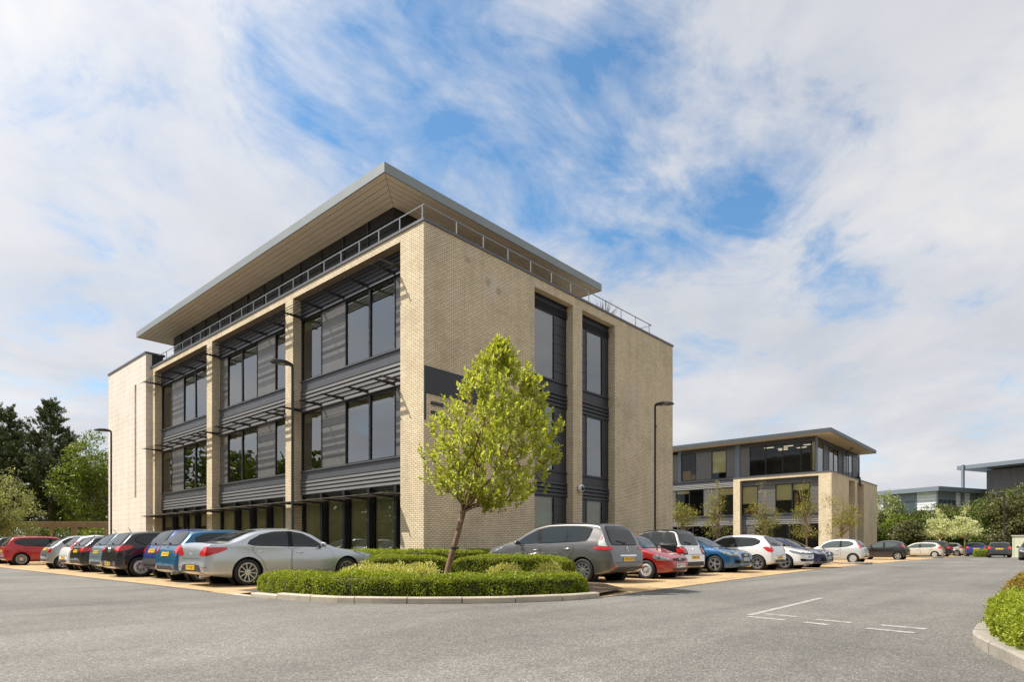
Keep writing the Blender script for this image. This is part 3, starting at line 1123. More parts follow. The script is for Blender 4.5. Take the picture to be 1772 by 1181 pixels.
def chaikin(p, n=2, k=0.18):
    for _ in range(n):
        q = []
        for a, b in zip(p, p[1:] + p[:1]):
            q.append((a[0] + (b[0] - a[0]) * k, a[1] + (b[1] - a[1]) * k))
            q.append((a[0] + (b[0] - a[0]) * (1 - k), a[1] + (b[1] - a[1]) * (1 - k)))
        p = q
    return p


def area2(p):
    return sum(a[0] * b[1] - b[0] * a[1] for a, b in zip(p, p[1:] + p[:1]))


def inset(p, d):
    """move every edge inwards by d (negative: outwards)"""
    if area2(p) < 0:
        p = p[::-1]
    n = len(p)
    out = []
    for i in range(n):
        a, b, c = Vector(p[i - 1]), Vector(p[i]), Vector(p[(i + 1) % n])
        t1, t2 = (b - a), (c - b)
        if t1.length < 1e-6 or t2.length < 1e-6:
            continue
        t1.normalize()
        t2.normalize()
        n1, n2 = Vector((-t1.y, t1.x)), Vector((-t2.y, t2.x))
        k = n1 + n2
        q = max(0.35, 1 + n1.dot(n2))
        out.append(tuple(b + k * (d / q)))
    return out


def clip_x(p, x0, keep_greater, slope=0.0, z0=0.0):
    """half-plane cut of an outline along the line x = x0 + slope*(z-z0)"""
    sg = 1 if keep_greater else -1
    f = lambda q: sg * (q[0] - x0 - slope * (q[1] - z0))
    out = []
    for a, b in zip(p, p[1:] + p[:1]):
        fa, fb = f(a), f(b)
        if fa >= 0:
            out.append(a)
        if fa * fb < 0:
            k = fa / (fa - fb)
            out.append((a[0] + (b[0] - a[0]) * k, a[1] + (b[1] - a[1]) * k))
    return out


def fine_tris(poly, mx=0.10):
    bm = bmesh.new()
    vs = [bm.verts.new((u, v, 0)) for u, v in poly]
    bm.faces.new(vs)
    bmesh.ops.triangulate(bm, faces=bm.faces[:])
    for _ in range(8):
        es = [e for e in bm.edges if e.calc_length() > mx]
        if not es:
            break
        bmesh.ops.subdivide_edges(bm, edges=es, cuts=1)
        bmesh.ops.triangulate(bm, faces=bm.faces[:])
    bm.verts.index_update()
    V = [(v.co.x, v.co.y) for v in bm.verts]
    F = [tuple(v.index for v in f.verts) for f in bm.faces]
    bm.free()
    return V, F


class Car:
    def __init__(c, sp):
        c.sp = sp
        L, W, H = sp['L'], sp['W'], sp['H']
        c.L, c.W, c.H = L, W, H
        top = pchip(*zip(*sp['top']))
        bot = pchip(*zip(*sp.get('bot', [(0, 0.30), (0.12, 0.22), (0.5, 0.19), (L - 0.7, 0.20), (L - 0.1, 0.26), (L, 0.34)])))
        belt = pchip(*zip(*sp['belt']))
        pf = sp.get('nose', [(0, 0.66), (0.03, 0.76), (0.10, 0.86), (0.25, 0.94), (0.5, 0.98), (0.9, 1.0)])
        pr = sp.get('tail', [(0, 0.80), (0.03, 0.865), (0.10, 0.925), (0.25, 0.965), (0.6, 0.99), (1.0, 1.0)])
        pl = pchip([p[0] for p in pf] + [L - p[0] for p in pr[::-1]], [p[1] for p in pf] + [p[1] for p in pr[::-1]])
        tum = sp.get('tumble', 0.36)
        hw = W / 2
        ss = sorted(set([0, 0.012, 0.03, 0.06, 0.1, 0.15] + [L - v for v in (0, 0.012, 0.03, 0.06, 0.1, 0.15)] + list(np.linspace(0.2, L - 0.2, 66))))
        NS, NT = 15, 11
        rings = []
        for s in ss:
            Tz, Bz, bl, p = float(top(s)), float(bot(s)), float(belt(s)), float(pl(s))
            ch = sp.get('crown', 0.10) if Tz > bl + 0.15 else sp.get('hood_crown', 0.075)
            ch = min(ch, max(0.02, (Tz - Bz) * 0.35))

            def wy(z):
                k = 1.0
                if z < 0.34:
                    k = 0.945 + 0.04 * max(0, (z - 0.18)) / 0.16
                elif z < 0.60:
                    k = 0.985 + 0.015 * (z - 0.34) / 0.26
                elif z < bl:
                    k = 1.0 - 0.03 * ((z - 0.60) / max(0.05, bl - 0.60)) ** 2
                else:
                    k = 0.97
                y = hw * p * k
                if z > bl:
                    d = z - bl
                    y -= tum * d + 0.10 * d * d + 0.012 * min(1, d / 0.03)
                return y
            ze = Tz - ch
            half = [(0.0, Bz), (wy(Bz) * 0.55, Bz), (wy(Bz + 0.03) - 0.05, Bz), (wy(Bz + 0.03) - 0.012, Bz + 0.018)]
            for i in range(NS):
                z = Bz + 0.05 + (ze - Bz - 0.05) * i / (NS - 1)
                half.append((wy(z), z))
            ye = wy(ze)
            n = sp.get('pow', 2.5)
            for i in range(1, NT + 1):
                a = math.pi / 2 * i / NT
                half.append((max(0, ye * max(0, math.cos(a)) ** (2 / n)) if i < NT else 0.0, ze + ch * math.sin(a) ** (2 / n)))
            ring = half + [(-y, z) for y, z in half[-2:0:-1]]
            rings.append([(L / 2 - s, y, z) for y, z in ring])
        bm = bmesh.new()
        rv = [[bm.verts.new(p) for p in r] for r in rings]
        k = len(rings[0])
        for a, b in zip(rv, rv[1:]):
            for i in range(k):
                j = (i + 1) % k
                bm.faces.new((a[i], b[i], b[j], a[j]))
        bm.faces.new(rv[0])
        bm.faces.new(rv[-1][::-1])
        bmesh.ops.recalc_face_normals(bm, faces=bm.faces[:])
        # front and tail faces get a finer fill so lamps and plates can be wrapped on them
        me = bpy.data.meshes.new('body')
        bm.to_mesh(me)
        bm.free()
        ob = bpy.data.objects.new('body', me)
        COL.objects.link(ob)
        # wheel arches
        c.wr = sp['wr']
        c.ax = (L / 2 - sp['fo'], L / 2 - sp['fo'] - sp['wb'])
        cut = MB()
        for x in c.ax:
            cut.lathe([(0, -1.3), (c.wr + 0.055, -1.3), (c.wr + 0.055, 1.3), (0, 1.3)], lambda a, b, h, x=x: (x + a, h, c.wr - 0.01 + b), 40)
        cme = bpy.data.meshes.new('cut')
        cme.from_pydata(cut.v, [], cut.f)
        cb = bmesh.new()
        cb.from_mesh(cme)
        bmesh.ops.remove_doubles(cb, verts=cb.verts[:], dist=1e-5)
        bmesh.ops.recalc_face_normals(cb, faces=cb.faces[:])
        cb.to_mesh(cme)
        cb.free()
        co = bpy.data.objects.new('cut', cme)
        COL.objects.link(co)
        md = ob.modifiers.new('b', 'BOOLEAN')
        md.operation = 'DIFFERENCE'
        md.object = co
        md.solver = 'EXACT'
        dg = bpy.context.evaluated_depsgraph_get()
        me2 = bpy.data.meshes.new_from_object(ob.evaluated_get(dg))
        bpy.data.objects.remove(ob)
        bpy.data.objects.remove(co)
        me2.name = 'body'
        c.me = me2
        bm = bmesh.new()
        bm.from_mesh(me2)
        bmesh.ops.triangulate(bm, faces=bm.faces[:])
        bm.to_mesh(me2)
        c.bvh = BVHTree.FromBMesh(bm)
        bm.free()

    # projection of 2-D outlines on the body ------------------------------------------------
    def hit(c, view, u, v):
        if view in ('L', 'R'):
            sy = 1 if view == 'L' else -1
            o, d = Vector((c.L / 2 - u, 3 * sy, v)), Vector((0, -sy, 0))
        elif view == 'T':
            o, d = Vector((c.L / 2 - u, v, 4)), Vector((0, 0, -1))
        elif view == 'F':
            o, d = Vector((6, u, v)), Vector((-1, 0, 0))
        else:
            o, d = Vector((-6, u, v)), Vector((1, 0, 0))
        p, n, i, ds = c.bvh.ray_cast(o, d)
        if p is None:
            return None, None
        if n.dot(d) > 0:
            n = -n
        return p, n

    def patch(c, mb, view, poly, off=0.004, mx=0.045, graze=0.22):
        if view == 'LR':
            c.patch(mb, 'L', poly, off, mx, graze)
            c.patch(mb, 'R', poly, off, mx, graze)
            return
        if view in ('FF', 'BB'):
            c.patch(mb, view[0], poly, off, mx)
            c.patch(mb, view[0], [(-u, v) for u, v in poly], off, mx)
            return
        V, F = fine_tris(poly, mx)
        dv = {'L': Vector((0, 1, 0)), 'R': Vector((0, -1, 0)), 'T': Vector((0, 0, 1)), 'F': Vector((1, 0, 0)), 'B': Vector((-1, 0, 0))}[view]
        P, ok = [], []
        for u, v in V:
            p, n = c.hit(view, u, v)
            ok.append(p is not None and abs(n.dot(dv)) > graze)
            P.append(tuple(p + n * off) if p is not None else (0, 0, 0))
        fs = []
        for f in F:
            if all(ok[i] for i in f):
                a, b, d = (Vector(P[i]) for i in f)
                if max((a - b).length, (b - d).length, (a - d).length) > 0.6:
                    continue
                fs.append(f if (b - a).cross(d - a).dot(dv) > 0 else f[::-1])
        used = sorted({i for f in fs for i in f})
        rm = {i: k for k, i in enumerate(used)}
        mb.add([P[i] for i in used], [tuple(rm[i] for i in f) for f in fs])


WHEELS = {}


def wheel_meshes(r, wd, style, n):
    key = (round(r, 3), round(wd, 3), style, n)
    if key in WHEELS:
        return WHEELS[key]
    fn = lambda a, b, h: (a, h, b)
    rr = r * (0.70 if style != 'cap' else 0.66)
    t = MB()
    hw = wd / 2
    t.lathe([(rr, -hw * 0.8), (rr + 0.012, -hw), (r - 0.045, -hw * 1.02), (r - 0.012, -hw * 0.86), (r, -hw * 0.6), (r, hw * 0.6), (r - 0.012, hw * 0.86), (r - 0.045, hw * 1.02), (rr + 0.012, hw), (rr, hw * 0.8), (rr - 0.03, hw * 0.3)], fn, 40)
    ty = bpy.data.meshes.new('tyre')
    ty.from_pydata(t.v, [], t.f)
    ty.materials.append(MATS['tyre'])
    ty.shade_smooth()
    m = MB()
    # outer lip faces +y
    m.lathe([(rr + 0.006, hw * 0.80), (rr + 0.004, hw * 0.93), (rr - 0.018, hw * 0.93), (rr - 0.026, hw * 0.55), (rr - 0.05, hw * 0.2)], fn, 40)
    if style == 'cap':
        m.lathe([(rr - 0.012, hw * 0.85), (rr * 0.75, hw * 0.98), (rr * 0.62, hw * 0.99)], fn, 40)
        m.lathe([(rr * 0.34, hw * 0.97), (rr * 0.2, hw * 1.02), (0, hw * 1.03)], fn, 24)
    sw0, sw1 = {'thin': (0.030, 0.024), 'fat': (0.055, 0.062), 'twin': (0.022, 0.018), 'cap': (0.040, 0.060), 'fan': (0.05, 0.034)}[style]
    for k in range(n):
        a0 = 2 * math.pi * k / n + 0.3
        for da in ((-0.12, 0.12) if style == 'twin' else (0,)):
            pts = []
            for (q, wq, hq) in ((0.05, sw0, 0.80), (rr * 0.5, (sw0 + sw1) / 2, 0.84), (rr - 0.008, sw1, 0.90)):
                ang = a0 + da * (1.6 if q < 0.1 else 1.0 if q < rr * 0.6 else 0.9)
                ca, sa = math.cos(ang), math.sin(ang)
                for e in (-1, 1):
                    pts.append((ca * q - sa * wq * e / 2, hw * hq, sa * q + ca * wq * e / 2))
            b = [(x, y - 0.03, z) for x, y, z in pts]
            fs = []
            for i in (0, 2):
                fs += [(i, i + 1, i + 3, i + 2), (6 + i, 6 + i + 2, i + 2, i), (i + 1, 6 + i + 1, 6 + i + 3, i + 3)]
            fs = [tuple(reversed(f)) for f in fs]
            m.add(pts + b, fs)
    m.lathe([(0.068, hw * 0.55), (0.066, hw * 0.86), (0.035, hw * 0.90), (0, hw * 0.90)], fn, 20)
    ri = bpy.data.meshes.new('rim')
    ri.from_pydata(m.v, [], m.f)
    bm = bmesh.new()
    bm.from_mesh(ri)
    bmesh.ops.recalc_face_normals(bm, faces=bm.faces[:])
    bm.to_mesh(ri)
    bm.free()
    ri.materials.append(MATS['hubcap' if style == 'cap' else 'alloy'])
    d = MB()
    d.lathe([(rr - 0.02, hw * 0.30), (0.12, hw * 0.34), (0.0, hw * 0.34)], fn, 32)
    dk = bpy.data.meshes.new('brake_disc')
    dk.from_pydata(d.v, [], d.f)
    dk.materials.append(MATS['alloy_dark'])
    WHEELS[key] = (ty, ri, dk)
    return WHEELS[key]


def child(name, me, parent, loc=(0, 0, 0), rot=(0, 0, 0)):
    o = bpy.data.objects.new(name, me)
    COL.objects.link(o)
    o.parent = parent
    o.location = loc
    o.rotation_euler = rot
    return o


FONTM = {}


def lettering(name, text, size, mat, parent, loc, rot, extr=0.0015):
    cu = bpy.data.curves.new(name, 'FONT')
    cu.body = text
    cu.size = size
    cu.align_x = 'CENTER'
    cu.align_y = 'CENTER'
    cu.extrude = extr
    ob = bpy.data.objects.new(name, cu)
    COL.objects.link(ob)
    dg = bpy.context.evaluated_depsgraph_get()
    me = bpy.data.meshes.new_from_object(ob.evaluated_get(dg))
    bpy.data.objects.remove(ob)
    me.materials.clear()
    me.materials.append(MATS[mat])
    me.name = name
    return child(name, me, parent, loc, rot)


def build_car(sp, name, label, cat, x, y, rz, group):
    c = Car(sp)
    L = c.L
    root = thing(name, label, cat, (x, y, 0.004), RAD(rz), group)
    pm = paint('paint_' + str(len(MATS)), sp['col'], sp.get('metal', 0.35), sp.get('rough', 0.34))
    c.me.materials.clear()
    c.me.materials.append(pm)
    c.me.shade_smooth()
    c.me.set_sharp_from_angle(angle=RAD(38))
    child('body', c.me, root)

    def put(nm, mat, items, par=root, smooth=True):
        m = MB()
        for it in items:
            c.patch(m, *it)
        if not m.f:
            return None
        o = m.build(nm, mat, None, smooth=smooth)
        o.parent = par
        return o

    # lower plastic, sills
    for nm, view, poly in sp.get('trim', []):
        put(nm, 'car_plastic', [(view, poly, 0.0055, 0.03)])
    for nm, view, poly, mt in sp.get('extra', []):
        put(nm, pm if mt == 'paint' else mt, [(view, poly, 0.0065, 0.025)])
    # doors
    for side in ('L', 'R'):
        for poly in sp.get('doors', []):
            pl = chaikin(poly, 2, 0.12)
            put('door_seam', 'seam', [(side, inset(pl, -0.008), 0.003, 0.05)])
            d = put('door', pm, [(side, pl, 0.0055, 0.05)])
            hs_, hz_ = max(p[0] for p in poly) - 0.22, max(p[1] for p in poly) - 0.13
            p, n = c.hit(side, hs_, hz_)
            if p is not None and d is not None:
                sy = 1 if side == 'L' else -1
                m = MB()
                m.tube([(p.x - 0.09, p.y + 0.010 * sy, p.z), (p.x - 0.06, p.y + 0.034 * sy, p.z + 0.004), (p.x + 0.06, p.y + 0.034 * sy, p.z + 0.004), (p.x + 0.09, p.y + 0.010 * sy, p.z)], 0.014, 8)
                h = m.build('handle', pm if sp.get('handles', 'paint') == 'paint' else sp['handles'], None, smooth=True)
                h.parent = d
        # glass house
        dlo = sp['dlo']
        rd = chaikin(dlo, 2, 0.08)
        put('window_surround', 'car_black', [(side, rd, 0.008)])
        if sp.get('dlo_trim'):
            out = inset(rd, -0.014)
            put('window_trim', sp['dlo_trim'], [(side, out, 0.0065)])
        cuts = sp.get('pillars', [])
        edges = [(-9, 0, 0)] + [(s, w_, k) for s, w_, k in cuts] + [(99, 0, 0)]
        for (a, aw, ak), (b, bw, bk) in zip(edges, edges[1:]):
            pl = clip_x(list(dlo), a + aw / 2, True, ak, sp['belt'][1][1]) if a > -5 else list(dlo)
            pl = clip_x(pl, b - bw / 2, False, bk, sp['belt'][1][1]) if b < 90 else pl
            if len(pl) < 3 or abs(area2(pl)) < 0.02:
                continue
            put('side_window', sp.get('glass', 'car_glass'), [(side, chaikin(inset(pl, 0.014), 2, 0.07), 0.011)])
        # mirror
        ms, mz = sp['mirror']
        p, n = c.hit(side, ms, mz)
        if p is not None:
            sy = 1 if side == 'L' else -1
            m = MB()
            cx, cy, cz = p.x + 0.02, p.y + 0.135 * sy, mz + 0.05
            for i in range(7):
                f = -1 + 2 * i / 6
                for j in range(12):
                    a = 2 * math.pi * j / 12
                    e = (1 - abs(f) ** 3) ** 0.5
                    ca, sa = math.cos(a), math.sin(a)
                    m.v.append((cx + 0.055 * e * math.copysign(abs(ca) ** 0.7, ca) + 0.02 * f, cy + 0.095 * f * sy, cz + 0.068 * e * math.copysign(abs(sa) ** 0.7, sa)))
            for i in range(6):
                for j in range(12):
                    j2 = (j + 1) % 12
                    q = (i * 12 + j, i * 12 + j2, (i + 1) * 12 + j2, (i + 1) * 12 + j)
                    m.f.append(q if sy < 0 else q[::-1])
            mo = m.build('wing_mirror', pm if sp.get('mirror_paint', True) else 'car_plastic', None, smooth=True)
            mo.parent = root
            m = MB()
            m.tube([(p.x + 0.02, p.y - 0.02 * sy, mz), (cx, cy - 0.05 * sy, cz - 0.035)], 0.022, 8)
            m.lathe([(0, -0.047), (0.075, -0.047), (0.08, -0.040)], lambda a, b, h: (cx + h, cy + a * 1.05, cz + b * 0.72), 16)
            g = m.build('mirror_foot', 'car_plastic', None)
            g.parent = mo
    # windscreen and rear window
    wpoly = sp['screen']       # (s, half width) pairs from cowl to header
    pl = [(s, h) for s, h in wpoly] + [(s, -h) for s, h in wpoly[::-1]]
    put('windscreen_surround', 'car_black', [('T', inset(pl, -0.03), 0.006, 0.07)])
    put('windscreen', sp.get('glass_screen', 'car_glass'), [('T', chaikin(pl, 2, 0.10), 0.010, 0.07)])
    rw = sp['rear_window']
    if rw[0] == 'T':
        pl = [(s, h) for s, h in rw[1]] + [(s, -h) for s, h in rw[1][::-1]]
        put('rear_window_surround', 'car_black', [('T', inset(pl, -0.025), 0.006)])
        put('rear_window', 'car_glass', [('T', chaikin(pl, 2, 0.10), 0.010)])
    else:
        pl = [(-h, z) for h, z in rw[1]] + [(h, z) for h, z in rw[1][::-1]]
        put('rear_window_surround', 'car_black', [('B', chaikin(inset(pl, -0.022), 2, 0.12), 0.007, 0.03)])
        put('rear_window', 'car_glass', [('B', chaikin(pl, 2, 0.12), 0.011, 0.03)])
        z0 = min(z for h, z in rw[1])
        p, n = c.hit('B', 0.0, z0 + 0.03)
        p2, n2 = c.hit('B', 0.38, z0 + 0.09)
        if p is not None and p2 is not None:
            m = MB()
            m.tube([p + n * 0.035, p2 + n2 * 0.03], 0.011, 6)
            m.tube([p + n * -0.01, p + n * 0.045], 0.022, 8)
            o = m.build('rear_wiper', 'car_plastic', None)
            o.parent = root
    # lamps
    for nm, mat, items in sp['lamps']:
        for sgn in (1, -1):
            its = []
            for view, poly in items:
                if view == 'S':
                    its.append(('L' if sgn > 0 else 'R', chaikin(poly, 2, 0.16), 0.010, 0.016, 0.45))
                else:
                    its.append((view, chaikin([(u * sgn, v) for u, v in poly], 2, 0.16), 0.010, 0.016, 0.45))
            if 'frame' in nm:
                its = [(a_, b_, 0.006, 0.016, 0.45) for a_, b_, *_ in its]
            put(nm, mat, its)
    # plates
    for view, zc, yel, txt in sp['plates']:
        p, n = c.hit(view, 0.0, zc)
        if p is None:
            continue
        sx = 1 if view == 'F' else -1
        tilt = math.asin(max(-0.5, min(0.5, n.z)))
        m = MB()
        m.box(-0.26, 0.26, -0.0555, 0.0555, 0, 0.012)
        rot = (RAD(90), 0, RAD(90) if sx > 0 else RAD(-90))
        M = Matrix.Rotation(rot[2], 4, 'Z') @ Matrix.Rotation(RAD(90) - tilt, 4, 'X')
        o = m.build('number_plate', 'plate_yellow' if yel else 'plate_white', None)
        o.parent = root
        o.location = p + n * 0.004
        o.rotation_euler = M.to_euler()
        if txt:
            lettering('plate_text', txt, 0.098, 'plate_ink', o, (0, 0, 0.0125), (0, 0, 0))
        else:
            q = MB()
            rnd = random.Random(int(x * 10 + y * 7))
            u = -0.225
            for k in range(7):
                if k == 4:
                    u += 0.03
                wd_ = 0.048
                q.box(u, u + 0.012, -0.036, 0.036, 0.0122, 0.0135)
                if rnd.random() < 0.8:
                    q.box(u + 0.012, u + wd_, 0.024, 0.036, 0.0122, 0.0135)
                if rnd.random() < 0.6:
                    q.box(u + 0.012, u + wd_, -0.006, 0.006, 0.0122, 0.0135)
                if rnd.random() < 0.5:
                    q.box(u + 0.012, u + wd_, -0.036, -0.024, 0.0122, 0.0135)
                if rnd.random() < 0.6:
                    q.box(u + wd_ - 0.011, u + wd_, -0.024, 0.024, 0.0122, 0.0135)
                u += 0.062
            g = q.build('plate_text', 'plate_ink', None)
            g.parent = o
    # badges
    for view, u, z, kind in sp.get('badges', []):
        p, n = c.hit(view, u, z)
        if p is None:
            continue
        sx = 1 if view == 'F' else -1
        m = MB()
        fx = lambda a, b, h: (p.x + sx * (0.006 + h) + (0.0), p.y + a, p.z + b)
        if kind == 'ring':
            for q in np.linspace(0, 2 * math.pi, 16, endpoint=False):
                a0, a1 = q, q + 2 * math.pi / 16
                m.tube([fx(0.06 * math.cos(a0), 0.06 * math.sin(a0), 0.005), fx(0.06 * math.cos(a1), 0.06 * math.sin(a1), 0.005)], 0.008, 5)
        elif kind == 'star':
            for q in range(3):
                a = math.pi / 2 + q * 2 * math.pi / 3
                m.tube([fx(0, 0, 0.008), fx(0.085 * math.cos(a), 0.085 * math.sin(a), 0.008)], [0.014, 0.006], 5)
            for q in np.linspace(0, 2 * math.pi, 18, endpoint=False):
                a1 = q + 2 * math.pi / 18
                m.tube([fx(0.09 * math.cos(q), 0.09 * math.sin(q), 0.006), fx(0.09 * math.cos(a1), 0.09 * math.sin(a1), 0.006)], 0.009, 5)
        elif kind == 'rings':
            for cc in (-0.095, -0.032, 0.032, 0.095):
                for q in np.linspace(0, 2 * math.pi, 14, endpoint=False):
                    a1 = q + 2 * math.pi / 14
                    m.tube([fx(cc + 0.042 * math.cos(q), 0.042 * math.sin(q), 0.006), fx(cc + 0.042 * math.cos(a1), 0.042 * math.sin(a1), 0.006)], 0.007, 5)
        elif kind == 'diamond':
            P = [(0, 0.075), (0.048, 0), (0, -0.075), (-0.048, 0)]
            for a, b in zip(P, P[1:] + P[:1]):
                m.tube([fx(*a, 0.006), fx(*b, 0.006)], 0.012, 5)
        elif kind == 'oval':
            m.lathe([(0.0, 0.012), (0.05, 0.012), (0.06, 0.002)], lambda a, b, h: fx(a * 1.25, b * 0.55, h), 18)
        else:
            P = [(-0.03, 0.06), (0.02, 0.05), (0.035, 0.0), (0.0, -0.06)]
            m.tube([fx(*q, 0.006) for q in P], 0.012, 5)
        o = m.build('badge', 'chrome', None)
        o.parent = root
    # grille bars, handles and the like on the body
    for nm, mat, view, poly in sp.get('decals', []):
        put(nm, mat, [(view, chaikin(poly, 2, 0.12), 0.009, 0.03)])
    for s, yv, hh in sp.get('aerial', []):
        p, n = c.hit('T', s, yv)
        if p is not None:
            m = MB()
            m.tube([p, p + Vector((-0.10, 0, hh))], [0.012, 0.004], 6)
            o = m.build('aerial', 'car_plastic', None)
            o.parent = root
    if sp.get('rails'):
        m = MB()
        s0, s1, yv = sp['rails']
        for sy in (1, -1):
            pts = []
            for k in range(9):
                s = s0 + (s1 - s0) * k / 8
                p, n = c.hit('T', s, yv * sy)
                if p is not None:
                    pts.append(p + Vector((0, 0, 0.0 if k in (0, 8) else 0.035)))
            m.tube(pts, 0.014, 6)
        o = m.build('roof_rail', 'car_plastic', None, smooth=True)
        o.parent = root
    if sp.get('exhaust'):
        yv = sp['exhaust']
        m = MB()
        m.tube([(-L / 2 + 0.25, yv, 0.25), (-L / 2 + 0.02, yv, 0.24)], 0.032, 10)
        o = m.build('exhaust', 'chrome', None)
        o.parent = root
    # wheels
    wd = sp.get('tw', 0.205)
    ty, ri, dk = wheel_meshes(c.wr, wd, *sp['wheel'])
    tr = c.W / 2 - wd / 2 - 0.015
    for xx in c.ax:
        for sy in (1, -1):
            wo = child('wheel', ty, root, (xx, tr * sy, c.wr - 0.006), (0, random.uniform(0, 6), 0 if sy > 0 else math.pi))
            child('rim', ri, wo)
            child('brake_disc', dk, wo)
    # dark inside of the wheel wells and the floor pan
    for xx in c.ax:
        for sy in (1, -1):
            m = MB()
            yi = c.W / 2 - wd - 0.11
            m.lathe([(0.01, yi), (c.wr + 0.05, yi), (c.wr + 0.05, c.W / 2 - 0.075)], lambda a, b, h, xx=xx, sy=sy: (xx + a, h * sy, c.wr - 0.01 + b), 32)
            o = m.build('wheel_well', 'seam', None)
            o.parent = root
    return root


# ---- shapes. s runs from the front bumper (0) to the rear bumper (L); heights in metres
def sedan():
    L = 4.79
    return dict(L=L, W=1.853, H=1.456, wb=2.817, fo=0.97, wr=0.335, tw=0.235, wheel=('thin', 10), col=(0.56, 0.585, 0.615), metal=0.75, rough=0.30,
                top=[(0, 0.60), (0.02, 0.68), (0.08, 0.755), (0.30, 0.825), (0.8, 0.905), (1.30, 0.985), (1.5, 1.06), (2.08, 1.375), (2.45, 1.447), (2.75, 1.456), (3.10, 1.44), (3.5, 1.365), (3.95, 1.19), (4.22, 1.085), (4.45, 1.06), (4.66, 1.065), (4.70, 1.05), (4.74, 0.96), (4.775, 0.78), (L, 0.62)],
                belt=[(0, 0.80), (1.2, 0.90), (2.5, 0.945), (4.0, 0.985), (L, 1.0)],
                bot=[(0, 0.30), (0.1, 0.22), (0.5, 0.185), (4.0, 0.20), (4.6, 0.27), (L, 0.36)],
                tail=[(0, 0.82), (0.03, 0.875), (0.10, 0.925), (0.25, 0.965), (0.6, 0.99), (1.0, 1.0)],
                dlo=[(1.62, 0.945), (1.98, 1.18), (2.25, 1.315), (2.6, 1.372), (3.05, 1.35), (3.42, 1.27), (3.72, 1.12), (3.80, 1.02), (3.62, 0.975), (2.6, 0.955)],
                pillars=[(2.66, 0.10, -0.10)], dlo_trim='chrome',
                doors=[[(1.42, 0.35), (1.40, 0.70), (1.50, 0.925), (2.60, 0.94), (2.64, 0.60), (2.62, 0.33)], [(2.655, 0.33), (2.675, 0.60), (2.635, 0.94), (3.70, 0.965), (3.62, 0.80), (3.42, 0.62), (3.30, 0.33)]],
                handles='chrome', mirror=(1.80, 0.965), screen=[(1.42, 0.66), (1.75, 0.62), (2.06, 0.57)],
                rear_window=('T', [(3.42, 0.50), (3.8, 0.54), (4.14, 0.58)]),
                lamps=[('headlight', 'head_lens', [('S', [(0.10, 0.62), (0.16, 0.74), (0.62, 0.86), (0.80, 0.85), (0.45, 0.72)]), ('F', [(0.45, 0.60), (0.86, 0.66), (0.86, 0.84), (0.55, 0.72)])]),
                       ('tail_light', 'red_lens', [('B', [(0.50, 0.745), (0.93, 0.735), (0.93, 0.975), (0.66, 0.945), (0.52, 0.82)]), ('S', [(4.74, 0.745), (4.52, 0.80), (4.28, 0.90), (4.30, 0.945), (4.60, 0.945), (4.73, 0.93)])]),
                       ('reflector', 'red_lens', [('B', [(0.62, 0.445), (0.82, 0.455), (0.82, 0.475), (0.62, 0.47)])])],
                trim=[('bumper_trim', 'B', [(-0.62, 0.36), (-0.5, 0.50), (-0.35, 0.53), (0.35, 0.53), (0.5, 0.50), (0.62, 0.36)]), ('bumper_trim', 'F', [(-0.6, 0.30), (-0.6, 0.48), (0.6, 0.48), (0.6, 0.30)])],
                plates=[('B', 0.455, True, ''), ('F', 0.42, False, '')], badges=[('B', 0.0, 0.83, 'lion'), ('F', 0.0, 0.70, 'lion')],
                decals=[('boot_seam', 'seam', 'B', [(-0.52, 0.672), (0.52, 0.672), (0.52, 0.68), (-0.52, 0.68)]), ('grille', 'car_black', 'F', [(-0.35, 0.54), (-0.4, 0.66), (0.4, 0.66), (0.35, 0.54)])], exhaust=-0.5)


